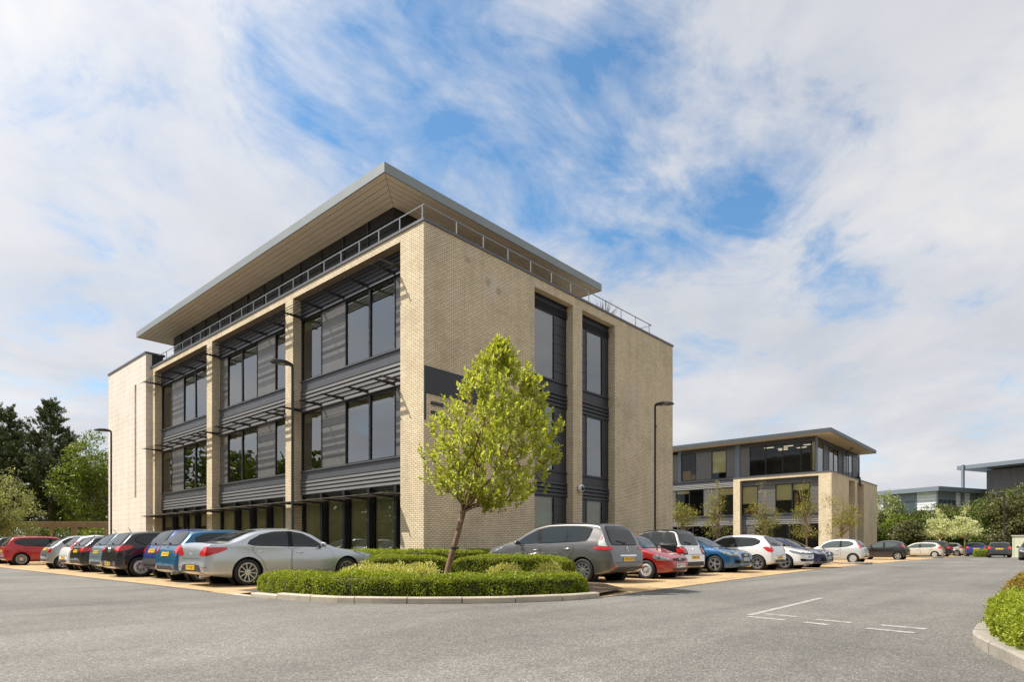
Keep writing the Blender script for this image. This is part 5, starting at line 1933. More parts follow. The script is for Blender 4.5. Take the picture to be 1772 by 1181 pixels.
# third floor, set back over the brick end
X3, Y3 = 54.05, 2.05
T3 = [('post', 1.95, 2.15), ('blindwin', 2.15, 2.56), ('win', 2.56, 3.58), ('win', 3.58, 5.41), ('win', 5.41, 7.2), ('win', 7.2, 8.95), ('panel', 8.95, 10.03), ('post', 10.03, 10.54), ('panel', 10.54, 11.59),
      ('bwin', 11.59, 13.35), ('panel', 13.35, 15.25), ('win', 15.25, 17.1), ('post', 17.1, 17.5), ('panel', 17.5, 24.0)]
for k, a, b in T3:
    if k == 'post':
        p2(MB().box(X3 - 0.06, X3 + 0.12, a, b, 8.70, 12.45), 'corner_post', 'far_grey')
    elif k == 'panel':
        m = MB()
        boards(m, a, b, 8.86, 12.0, 7, X3 + 0.02)
        m.box(X3 + 0.05, X3 + 0.07, a, b, 8.84, 12.02)
        p2(m, 'cladding_panel', 'panel_metal')
    else:
        window(B2, 'x', X3, a, b, 8.84, 12.02, glass='glass_clear', blind={'bwin': 0.80, 'blindwin': 0.98}.get(k))
for y0, y1 in ((2.15, 10.03), (10.54, 17.1)):
    m = MB()
    ribs(m, y0, y1, 12.02, 12.42, 3, X3)
    p2(m, 'louvre_band', 'rib_metal')
m = MB()
m.box(X3 - 0.05, X3 + 0.1, Y3, 24.0, 8.70, 8.84)
p2(m, 'sill_band', 'spandrel')
RW = [('win', 54.15, 56.9), ('panel', 57.0, 58.9), ('win', 58.98, 60.8), ('win', 60.85, 62.7), ('panel', 62.8, 64.6), ('win', 65.26, 67.1), ('win', 67.1, 68.97), ('panel', 69.0, 71.2), ('win', 71.2, 72.1)]
for k, a, b in RW:
    if k == 'win':
        window(B2, 'y', Y3 + 0.1, a, b, 8.80, 12.0, glass='glass', blind=0.97 if a < 57 else 0.0 or None, bmat='far_grey')
    else:
        m = MB()
        boards(m, a, b, 8.82, 11.98, 7, Y3 + 0.12, 'y')
        m.box(a, b, Y3 + 0.15, Y3 + 0.17, 8.80, 12.0)
        p2(m, 'cladding_panel', 'panel_dark')
m = MB()
m.box(54.1, 72.1, Y3 + 0.09, Y3 + 0.25, 12.0, 12.45)
m.box(72.1, 72.3, Y3 + 0.09, 20.0, 8.70, 12.45)
m.box(64.62, 65.24, Y3 + 0.09, Y3 + 0.25, 8.70, 12.0)
p2(m, 'wall_band', 'spandrel_dark')
m = MB()
m.box(52.35, 71.7, 0.30, 26.0, 12.53, 12.80)
p2(m, 'roof', 'roof_top')
m = MB()
m.box(52.25, 52.35, 0.20, 26.0, 12.46, 12.85)
m.box(52.35, 71.8, 0.20, 0.30, 12.46, 12.85)
m.box(71.7, 71.8, 0.30, 26.0, 12.46, 12.85)
p2(m, 'fascia', 'dark_fascia')
p2(MB().box(52.36, 71.69, 0.31, 26.0, 12.49, 12.525), 'soffit', 'soffit')
m = MB()
m.tube([(64.9, 1.2, 12.45), (64.9, 1.9, 11.9), (64.9, 1.9, 9.1), (64.5, 0.35, 8.9), (64.5, 0.33, 7.9)], 0.07, 8)
p2(m, 'downpipe', 'lamp_black')
m = MB()
m.box(64.2, 64.8, 0.30, 0.39, 8.0, 8.55)
p2(m, 'hopper', 'lamp_black')
m = MB()
m.box(54.6, 72.0, 2.6, 24.0, 4.00, 4.10)
m.box(54.6, 72.0, 2.6, 24.0, 8.20, 8.30)
p2(m, 'floor_slab', 'inner_floor')
m = MB()
m.box(54.4, 72.0, 2.5, 24.0, 12.1, 12.2)
m.box(54.4, 72.0, 2.5, 24.0, 7.75, 7.85)
p2(m, 'office_ceiling', 'inner_wall')
m = MB()
m.box(60.0, 60.2, 2.6, 24.0, 0.1, 12.0)
m.box(54.7, 60.0, 10.2, 10.3, 0.1, 12.0)
m.box(54.5, 72.0, 23.8, 24.0, 0.1, 12.4)
p2(m, 'inner_partition', 'inner_wall')
m = MB()
for xx, yy in ((56.0, 7.6), (57.5, 6.6), (56.2, 5.6), (58.2, 4.8), (56.6, 3.6), (58.5, 6.9)):
    m.box(xx, xx + 0.35, yy - 0.5, yy + 0.5, 12.06, 12.09)
p2(m, 'ceiling_light', 'lamp_glow')
rc = random.Random(9)
for (a, b, z) in ((2.75, 3.9, 4.5), (3.95, 4.3, 4.5), (8.1, 9.0, 4.5), (9.05, 9.65, 4.5), (16.0, 17.0, 8.8), (15.3, 15.9, 8.8)):
    hgt = rc.uniform(0.7, 1.3) if a != 3.95 else 2.2
    bx = MB().box(54.25, 54.7, a, b, z, z + hgt)
    o = bx.build('storage_box', 'box_card', B2)

# ================================================================ third building, grey panels, beyond the hedge
B3 = thing('office_building', 'distant grey panelled building with a raised flat roof on a post, behind the far hedge', 'building', (117.8, 0.2, 0.0), math.atan2(0.314, 0.949) + RAD(-41.92) + 0.0)
# its own axes: x runs along the right-hand front, y along the left-hand flank
ang = math.atan2(-0.668 * 0.0, 1)


def b3(mb, name, mat, par=None):
    o = mb.build(name, mat, None)
    o.parent = par or B3
    return o


m = MB()
m.box(0, 40, 0.0, 30, 0, 10.9)
b3(m, 'wall', 'far_white')
m = MB()
for k in range(18):
    m.box(-0.04, 40, -0.04, 0.0, 0.6 + k * 0.58, 0.66 + k * 0.58)
    m.box(-0.04, 0.0, 0.0, 30, 0.6 + k * 0.58, 0.66 + k * 0.58)
b3(m, 'panel_joint', 'far_line')
for a, b in ((0.6, 5.6), (10.0, 12.4), (17, 21)):
    m = MB()
    m.box(a, b, -0.10, -0.05, 6.4, 9.5)
    f = b3(m, 'window', 'far_glass')
    m = MB()
    m.box(a, b, -0.14, -0.045, 9.5, 10.9)
    for q in np.linspace(a, b, 5):
        m.box(q - 0.05, q + 0.05, -0.14, -0.045, 6.4, 9.5)
    b3(m, 'frame', 'far_grey', f)
for a, b in ((3.4, 9.6), (17.5, 20.5)):
    m = MB()
    m.box(-0.10, -0.05, a, b, 6.0, 9.5)
    f = b3(m, 'window', 'far_glass')
    m = MB()
    m.box(-0.14, -0.045, a, b, 9.5, 10.9)
    for q in np.linspace(a, b, 4):
        m.box(-0.14, -0.045, q - 0.06, q + 0.06, 6.0, 9.5)
    b3(m, 'frame', 'far_grey', f)
m = MB()
m.box(-0.16, -0.02, 12.4, 12.8, 0, 11)
m.box(7.2, 7.6, -0.5, -0.1, 0, 16)
b3(m, 'downpipe', 'far_grey')
m = MB()
m.box(-1.2, 41, -1.2, 31, 10.9, 11.7)
b3(m, 'roof', 'far_grey')
# raised block with the tilted canopy roof, nearer and to the right
m = MB()
m.prism([(-0.0, 0), (0.0, 15.0), (22, 15.0), (22, 0)][::-1], lambda u, v, w_: (11.5 + w_, -24.0 + u, v), 0, 12)
b3(m, 'brick_block', 'far_brick')
m = MB()
m.prism([(-6.5, 15.2), (6.5, 15.2), (6.5, 15.9), (-6.5, 15.9)], lambda u, v, w_: (14.0 + u, w_, v), 0.8, -30)
b3(m, 'canopy_roof', 'far_grey')

# ================================================================ street furniture


def lamp_post(x, y, h, dx, dy, label, s=1.0):
    r = wthing('lamp_post', label, 'lamp post', (x, y, 0), 'lamp posts in the car park')
    d = Vector((dx, dy, 0)).normalized()
    m = MB()
    m.tube([(x, y, 0), (x, y, 1.1)], 0.070, 12)
    m.tube([(x, y, 1.1), (x, y, 1.16), (x, y, h - 0.10), (x + d.x * 0.015, y + d.y * 0.015, h - 0.02), (x + d.x * 0.08, y + d.y * 0.08, h + 0.02)], [0.070, 0.052, 0.050, 0.050, 0.045], 12)
    m.build('pole', 'lamp_black', r, smooth=True, sharp=40)
    q = Vector((-d.y, d.x, 0))
    m = MB()
    rows = []
    for t, wv, top, bt in ((0.0, 0.06, 0.05, -0.05), (0.12, 0.11, 0.105, -0.03), (0.32, 0.19, 0.135, -0.045), (0.62, 0.20, 0.105, -0.055), (0.84, 0.13, 0.03, -0.06), (0.90, 0.07, -0.015, -0.055)):
        rows.append([Vector((x, y, h)) + d * t + q * wv * e + Vector((0, 0, zz)) for e, zz in ((-1, bt), (-0.8, top * 0.6), (0, top), (0.8, top * 0.6), (1, bt), (0, bt - 0.01))])
    o = 0
    for rw in rows:
        m.v += [tuple(p) for p in rw]
    for i in range(len(rows) - 1):
        for k in range(6):
            k2 = (k + 1) % 6
            m.f.append((i * 6 + k, i * 6 + k2, (i + 1) * 6 + k2, (i + 1) * 6 + k))
    m.f.append(tuple(range(5, -1, -1)))
    m.f.append(tuple(range((len(rows) - 1) * 6, len(rows) * 6)))
    hd_ = m.build('lamp_head', 'lamp_black', r, smooth=True, sharp=50)
    m = MB()
    P = [Vector((x, y, h - 0.058)) + d * t + q * wv for t, wv in ((0.36, -0.13), (0.72, -0.11), (0.72, 0.11), (0.36, 0.13))]
    m.add([tuple(p) for p in P] + [tuple(p + Vector((0, 0, 0.02))) for p in P], [(0, 1, 2, 3), (7, 6, 5, 4), (0, 4, 5, 1), (1, 5, 6, 2), (2, 6, 7, 3), (3, 7, 4, 0)])
    g = m.build('lens', 'lamp_glass', r)
    g.parent = hd_
    m = MB()
    m.box(x - 0.035, x + 0.035, y - 0.075, y - 0.045, h * 0.86, h * 0.86 + 0.10)
    m.build('sensor', 'lamp_black', r)


lamp_post(-2.2, 5.25, 8.05, -1, 0, 'dark lamp post before the second brick pier, its head in front of the upper windows')
lamp_post(12.5, -2.35, 7.85, 0.25, -1, 'dark lamp post against the plain right part of the brick end wall')
lamp_post(-2.4, 27.2, 8.2, -1, 0.1, 'dark lamp post in front of the pale stone stair tower')
lamp_post(63.0, -12.6, 6.3, -0.2, 1, 'slim dark lamp post against the far hedge by the cream cabinet')

cb = wthing('utility_cabinet', 'cream green utility cabinet cut off by the right edge, by the far hedge', 'cabinet', (56.0, -14.6, 0))
m = MB()
m.box(55.0, 57.0, -16.2, -13.62, 0.08, 1.93)
m.build('cabinet_body', 'cabinet', cb)
m = MB()
m.box(54.93, 57.07, -16.27, -13.55, 1.93, 2.0)
m.build('cabinet_roof', 'cabinet', cb)
m = MB()
for k in range(3):
    m.box(54.985, 55.0, -15.45 + k * 0.86 - 0.007, -15.45 + k * 0.86 + 0.007, 0.12, 1.9)
m.box(54.97, 55.0, -14.72, -14.68, 0.9, 1.1)
m.build('cabinet_door', 'far_line', cb)
MB().box(54.9, 57.1, -16.3, -13.5, 0.0, 0.08).build('plinth', 'kerb_grey', cb)

# timber cycle shelter behind the left row
pg = wthing('timber_shelter', 'long low timber frame shelter behind the parked cars, left of the stone tower', 'shelter', (-1.5, 43.5, 0))
A, Bv = Vector((-5.2, 47.2, 0)), Vector((2.6, 38.6, 0))
dv = (Bv - A).normalized()
qv = Vector((-dv.y, dv.x, 0))


def along(t, o=0.0, z=0.0):
    p = A + dv * t + qv * o
    return (p.x, p.y, z)


def beam(m, t0, t1, o0, o1, z0, z1):
    P = [along(t0, o0), along(t1, o0), along(t1, o1), along(t0, o1)]
    m.add([(p[0], p[1], z0) for p in P] + [(p[0], p[1], z1) for p in P], [(3, 2, 1, 0), (4, 5, 6, 7), (0, 1, 5, 4), (1, 2, 6, 5), (2, 3, 7, 6), (3, 0, 4, 7)])


LN = (Bv - A).length
m = MB()
beam(m, 0, LN * 0.80, -0.08, 0.08, 2.62, 2.90)
beam(m, 0, LN, 2.32, 2.48, 2.62, 2.90)
m.build('beam', 'timber', pg)
for t in (0.9, 3.0, 4.6, 6.6, 9.0):
    MB_ = MB()
    beam(MB_, t - 0.08, t + 0.08, -0.075, 0.075, 0, 2.62)
    MB_.build('post', 'timber', pg)
for t in (0.9, 4.6, 9.0):
    MB_ = MB()
    beam(MB_, t - 0.08, t + 0.08, 2.325, 2.475, 0, 2.62)
    MB_.build('post', 'timber', pg)
m = MB()
t = 0.3
while t < LN * 0.8:
    beam(m, t - 0.04, t + 0.04, -0.35, 2.85, 2.90, 3.05)
    t += 0.55
m.build('rafter', 'timber', pg)
m = MB()
beam(m, LN * 0.80, LN, -0.05, 0.02, 2.40, 2.86)
m.build('board', 'timber_pale', pg)

# kerbed island by the silver city car
kerb_run('kerb', [(23.6, -7.6), (23.5, -8.5), (23.8, -8.95), (25.4, -8.98), (25.8, -8.6), (25.7, -7.6)], 0.125, 0.10, 'kerb_grey', side=1)
kerb_run('kerb', [(50.0, -7.6), (49.9, -8.5), (50.3, -8.95), (52.6, -8.98), (53.0, -8.6), (52.9, -7.6)], 0.125, 0.10, 'kerb_grey', side=1)

# pots and plants on the roof terrace


def spiky_plant(x, y, z, h, n, mat, label, spread=0.6, pot=True):
    r = wthing('potted_plant', label, 'plant', (x, y, z), 'plants on the roof terrace')
    rn = random.Random(int(x * 100))
    if pot:
        m = MB()
        m.lathe([(0.0, 0), (0.15, 0), (0.21, 0.42), (0.19, 0.42), (0.17, 0.36), (0, 0.36)], lambda a, b, hh: (x + a, y + b, z + hh), 16)
        m.build('pot', 'terracotta', r)
    V, F = [], []
    for k in range(n):
        a = rn.uniform(0, 2 * math.pi)
        el = rn.uniform(0.45, 1.45)
        l = h * rn.uniform(0.7, 1.05)
        d = Vector((math.cos(a) * math.cos(el), math.sin(a) * math.cos(el), math.sin(el)))
        q = Vector((-math.sin(a), math.cos(a), 0)) * 0.022
        o = Vector((x, y, z + 0.36))
        mid = o + d * l * 0.6
        tip = o + d * l + Vector((0, 0, -0.10 * l * math.cos(el)))
        i = len(V)
        V += [tuple(o - q * 0.7), tuple(o + q * 0.7), tuple(mid + q), tuple(tip), tuple(mid - q)]
        F += [(i, i + 1, i + 2, i + 4), (i + 4, i + 2, i + 3)]
    m = MB()
    m.add(V, F)
    o = m.build('leaf_tuft', mat, r)
    at = o.data.attributes.new('tint', 'FLOAT', 'POINT')
    at.data.foreach_set('value', [rn.random() for _ in V])


spiky_plant(13.05, 1.0, 12.24, 1.55, 60, 'leaf_spiky', 'spiky purple cordyline above the right end of the terrace railing')
spiky_plant(5.75, 0.95, 12.24, 1.0, 70, 'leaf_coral', 'coral red leafy plant behind the terrace railing, mid roof edge')
spiky_plant(1.35, 1.0, 12.24, 1.0, 55, 'leaf_gold', 'golden leafed plant behind the railing at the near roof corner')
# ================================================================ planting
from mathutils import noise as mnoise


def leaf_obj(name, mat, C, D, Nn, ln, wd, parent, tint=None, seed=0, bend=0.0):
    """many small leaves as one mesh: C centres, D long axes, Nn face normals (numpy, site coordinates)"""
    rg = np.random.default_rng(seed)
    n = len(C)
    D = D / np.linalg.norm(D, axis=1, keepdims=True)
    Sd = np.cross(D, Nn)
    Sd /= np.maximum(1e-6, np.linalg.norm(Sd, axis=1, keepdims=True))
    Up = np.cross(Sd, D)
    l = (ln * rg.uniform(0.7, 1.25, n))[:, None]
    w_ = (wd * rg.uniform(0.75, 1.2, n))[:, None]
    base = np.array(parent['_base']) if parent is not None else np.zeros(3)
    C = C - base
    V = np.empty((n, 4, 3), np.float32)
    V[:, 0] = C - D * l * 0.5
    V[:, 1] = C + Sd * w_ * 0.5 + Up * w_ * 0.18 + D * l * 0.05
    V[:, 2] = C + D * l * 0.5 - Up * l * bend
    V[:, 3] = C - Sd * w_ * 0.5 + Up * w_ * 0.18 + D * l * 0.05
    me = bpy.data.meshes.new(name)
    me.vertices.add(n * 4)
    me.vertices.foreach_set('co', V.reshape(-1))
    me.loops.add(n * 6)
    me.polygons.add(n * 2)
    i = (np.arange(n) * 4)[:, None]
    idx = np.concatenate([i, i + 1, i + 2, i, i + 2, i + 3], axis=1).astype(np.int32)
    me.loops.foreach_set('vertex_index', idx.reshape(-1))
    me.polygons.foreach_set('loop_start', np.arange(0, n * 6, 3, dtype=np.int32))
    me.polygons.foreach_set('loop_total', np.full(n * 2, 3, np.int32))
    me.update(calc_edges=True)
    if tint is None:
        tint = rg.random(n)
    at = me.attributes.new('tint', 'FLOAT', 'POINT')
    at.data.foreach_set('value', np.repeat(np.clip(tint, 0, 1), 4).astype(np.float32))
    me.materials.append(MATS[mat])
    o = bpy.data.objects.new(name, me)
    COL.objects.link(o)
    if parent is not None:
        o.parent = parent
    return o


def rand_dirs(rg, n):
    v = rg.normal(size=(n, 3))
    return v / np.linalg.norm(v, axis=1, keepdims=True)


def hedge(name, label, poly_line, width, h, z0, dens, mat, leaf=0.034, seed=0, group=None, lump=0.05, cat='hedge', base=None, taper=0.06, round_ends=True):
    """clipped hedge following a line: woody core + leaves over its shell"""
    P = [Vector(p) for p in poly_line]
    Ls = [0]
    for a, b in zip(P, P[1:]):
        Ls.append(Ls[-1] + (b - a).length)
    tot = Ls[-1]
    mid = P[len(P) // 2]
    root = wthing(name, label, cat, (mid.x, mid.y, z0), group)
    rg = np.random.default_rng(seed)
    s_arr = np.array(Ls)
    px = np.array([p.x for p in P])
    py = np.array([p.y for p in P])

    def frame(s):
        x, y = np.interp(s, s_arr, px), np.interp(s, s_arr, py)
        e = 0.05
        tx = np.interp(np.minimum(s + e, tot), s_arr, px) - np.interp(np.maximum(s - e, 0), s_arr, px)
        ty = np.interp(np.minimum(s + e, tot), s_arr, py) - np.interp(np.maximum(s - e, 0), s_arr, py)
        l = np.hypot(tx, ty)
        return x, y, tx / l, ty / l
    hw = width / 2
    per = 2 * h + width
    n = int(tot * per * dens)
    n_end = int(width * h * dens) if round_ends else 0
    s = rg.uniform(0, tot, n)
    u = rg.uniform(0, per, n)
    off = np.where(u < h, hw, np.where(u < h + width, hw - (u - h), -hw))
    z = np.where(u < h, u, np.where(u < h + width, h, per - u))
    nx_ = np.where(u < h, 1.0, np.where(u < h + width, 0.0, -1.0))
    nz_ = np.where((u >= h) & (u < h + width), 1.0, 0.12)
    ne = np.zeros(n)
    if n_end:
        for e, sg in ((0.0, -1.0), (tot, 1.0)):
            s = np.r_[s, np.full(n_end, e)]
            off = np.r_[off, rg.uniform(-hw, hw, n_end)]
            z = np.r_[z, rg.uniform(0, h, n_end)]
            nx_ = np.r_[nx_, np.zeros(n_end)]
            nz_ = np.r_[nz_, np.full(n_end, 0.12)]
            ne = np.r_[ne, np.full(n_end, sg)]
    N_ = len(s)
    # rounded shoulders
    k = np.clip((np.abs(off) - (hw - 0.14)) / 0.14, 0, 1) * np.clip((z - (h - 0.14)) / 0.14, 0, 1)
    z = z - 0.06 * k
    off = off * (1 - 0.05 * k)
    off = off * (1 - taper * (z / h))
    x, y, tx, ty = frame(s)
    # ends drop and narrow a little
    endk = np.clip(np.minimum(s, tot - s) / 0.75, 0, 1) if round_ends else np.ones(N_)
    endk = np.sqrt(np.clip(1 - (1 - endk) ** 2, 0, 1))
    z = z * (0.66 + 0.34 * endk)
    off = off * (0.72 + 0.28 * endk)
    # lumps and depth
    lum = np.array([mnoise.noise(Vector((a * 1.6, b * 1.6, c * 2.0 + seed))) for a, b, c in zip(x + off * -ty, y + off * tx, z)])
    lum2 = np.array([mnoise.noise(Vector((a * 6.0, b * 6.0, c * 6.0 + seed))) for a, b, c in zip(x + off * -ty, y + off * tx, z)])
    dep = -np.abs(rg.normal(0, 0.028, N_)) + lum * lump + lum2 * lump * 0.7
    dep = dep + np.where(rg.random(N_) < 0.02, rg.uniform(0.02, 0.07, N_), 0)      # stray shoots
    nrm = np.stack([nx_ * -ty + ne * tx, nx_ * tx + ne * ty, nz_], 1)
    nrm /= np.linalg.norm(nrm, axis=1, keepdims=True)
    C = np.stack([x + off * -ty, y + off * tx, z0 + np.maximum(z, 0.02)], 1) + nrm * dep[:, None]
    D = rand_dirs(rg, N_) * 0.9 + nrm * 0.7 + np.array([0, 0, 0.35])
    Nn = nrm * 0.9 + rand_dirs(rg, N_) * 0.9
    tint = rg.beta(2.0, 2.4, N_) * 0.75 + 0.25 * np.clip(0.5 + lum2 + lum, 0, 1)
    leaf_obj('foliage', mat, C, D, Nn, leaf, leaf * 0.62, root, tint, seed)
    # core
    m = MB()
    K = max(6, int(tot / 0.25))
    rows = []
    for i in range(K + 1):
        ss = min(max(tot * i / K, 0.10), tot - 0.10)
        x, y, tx, ty = (float(v) for v in frame(np.array(ss)))
        ek = 0.62 + 0.38 * math.sqrt(max(0, 1 - (1 - min(1, min(ss, tot - ss) / 0.75)) ** 2))
        rows.append([(x - ty * o * ek, y + tx * o * ek, z0 + zz * ek) for o, zz in ((hw - 0.07, 0), (hw - 0.09, h - 0.12), (hw - 0.2, h - 0.075), (-hw + 0.2, h - 0.075), (-hw + 0.09, h - 0.12), (-hw + 0.07, 0))])
    for rw in rows:
        m.v += rw
    for i in range(K):
        for j in range(5):
            m.f.append((i * 6 + j, i * 6 + j + 1, (i + 1) * 6 + j + 1, (i + 1) * 6 + j))
    m.f.append(tuple(range(6)))
    m.f.append(tuple(range(K * 6 + 5, K * 6 - 1, -1)))
    m.build('woody_core', 'hedge_core', root)
    return root


simple('hedge_core', (0.030, 0.034, 0.010), 0.95, var=0.3, vscale=20)


def shrub(name, label, c, r, n, mat, leaf, seed, group=None, cat='shrub', lumpy=0.3):
    root = wthing(name, label, cat, (c[0], c[1], c[2]), group)
    rg = np.random.default_rng(seed)
    d = rand_dirs(rg, n)
    d[:, 2] = np.abs(d[:, 2])
    lum = np.array([mnoise.noise(Vector((a * 2.2 + seed, b * 2.2, e * 2.2))) for a, b, e in d])
    rr = (1 + lumpy * lum) * rg.uniform(0.55, 1.0, n) ** 0.5
    C = np.array(c) + d * np.array(r) * rr[:, None] + np.array([0, 0, 0.04])
    D = d + rand_dirs(rg, n) * 0.7 + np.array([0, 0, 0.3])
    leaf_obj('foliage', mat, C, D, d + rand_dirs(rg, n) * 0.8, leaf, leaf * 0.6, root, rg.beta(2, 2, n), seed)
    m = MB()
    for k in range(7):
        a = 2 * math.pi * k / 7
        m.tube([(c[0], c[1], c[2]), (c[0] + math.cos(a) * r[0] * 0.35, c[1] + math.sin(a) * r[1] * 0.35, c[2] + r[2] * 0.6)], [0.012, 0.005], 5)
    m.build('stem', 'bark', root)
    return root


# low hedge round the planted corner
inner = offset_line(ARC, 0.78)
FL = [p for p in inner if True]
FL[0:1] = []
FL = [(-8.02, -4.95)] + [p for p in inner if p[1] < -5.2][:-1] + [(-4.55, -9.95)]
hedge('hedge', 'low clipped green hedge curving round the front kerb, under the leaning young tree', FL, 1.08, 0.395, 0.075, 3700, 'leaf_hedge', 0.037, 1, 'clipped hedges', lump=0.075)
hedge('hedge', 'clipped hedge in the corner bed behind the young tree, between saloon nose and people carrier', [(-2.7, -4.6), (-2.35, -5.3), (-1.95, -6.0), (-1.6, -6.9), (-1.5, -7.6)], 0.9, 0.66, 0.075, 2000, 'leaf_hedge', 0.045, 2, 'clipped hedges')
hedge('hedge', 'dark clipped hedge right behind the saloon nose, in the middle of the corner bed', [(-4.6, -2.9), (-3.6, -3.7), (-2.8, -4.5)], 0.9, 0.66, 0.075, 2000, 'leaf_hedge', 0.045, 3, 'clipped hedges')
hedge('hedge', 'taller clipped hedge against the foot of the brick corner pier', [(-1.3, 3.2), (-1.4, 0.2), (-1.1, -1.0), (-0.2, -1.35), (3.6, -1.4)], 1.0, 0.84, 0.02, 1500, 'leaf_hedge', 0.05, 4, 'clipped hedges')
hedge('hedge', 'clipped hedge along the foot of the brick end wall behind the people carrier', [(4.2, -1.4), (9.0, -1.4), (17.5, -1.4)], 0.8, 0.7, 0.02, 900, 'leaf_hedge', 0.055, 5, 'clipped hedges')
hedge('hedge', 'clipped hedge along the foot of the glazed front behind the left row', [(-1.4, 4.0), (-1.4, 12.0), (-1.4, 26.5)], 0.8, 0.7, 0.02, 700, 'leaf_hedge', 0.06, 6, 'clipped hedges')
rs = random.Random(12)
for k, (x, y, r, lab) in enumerate(((-6.55, -5.35, 0.42, 'pale variegated shrub beside the front wheel of the silver saloon'), (-5.75, -5.0, 0.55, 'broad cream variegated shrub left of the young tree, nearest the saloon'),
                                    (-4.95, -5.75, 0.55, 'cream variegated shrub just left of the young tree trunk'), (-5.9, -6.1, 0.50, 'low yellowish shrub behind the front hedge, left of the trunk'),
                                    (-3.95, -7.6, 0.50, 'golden variegated shrub just right of the young tree trunk'), (-3.2, -8.3, 0.48, 'small yellow green shrub towards the right end of the front hedge'))):
    shrub('shrub', lab, (x, y, 0.075), (r, r, 0.50 if k != 0 else 0.42), 1500, 'leaf_cream', 0.055, 20 + k, 'variegated shrubs in the corner bed')
# near right bed
hedge('hedge', 'bright green low hedge in the near right kerbed bed, cut off by the right edge', [(-8.0, -17.42), (-7.0, -17.13), (-6.0, -17.03), (-5.0, -17.0), (-3.8, -17.0)], 0.98, 0.31, 0.09, 6500, 'leaf_hedge', 0.030, 7, 'clipped hedges', lump=0.06)
hedge('hedge', 'reddish green clipped hedge behind the bright low hedge, at the right edge', [(-3.9, -17.0), (-1.0, -17.05), (3.0, -17.05)], 0.95, 0.44, 0.09, 3600, 'leaf_hedge_red', 0.036, 8, 'clipped hedges', lump=0.06)


# ---------------------------------------------------------------- trees
def limb_curve(a, b, rn, k=4, wob=0.06, sag=0.0):
    a, b = Vector(a), Vector(b)
    pts = []
    l = (b - a).length
    for i in range(k + 1):
        t = i / k
        p = a.lerp(b, t)
        p += Vector((rn.uniform(-1, 1), rn.uniform(-1, 1), rn.uniform(-1, 1))) * wob * l * math.sin(math.pi * t)
        p.z += sag * l * math.sin(math.pi * t)
        pts.append(p)
    return pts


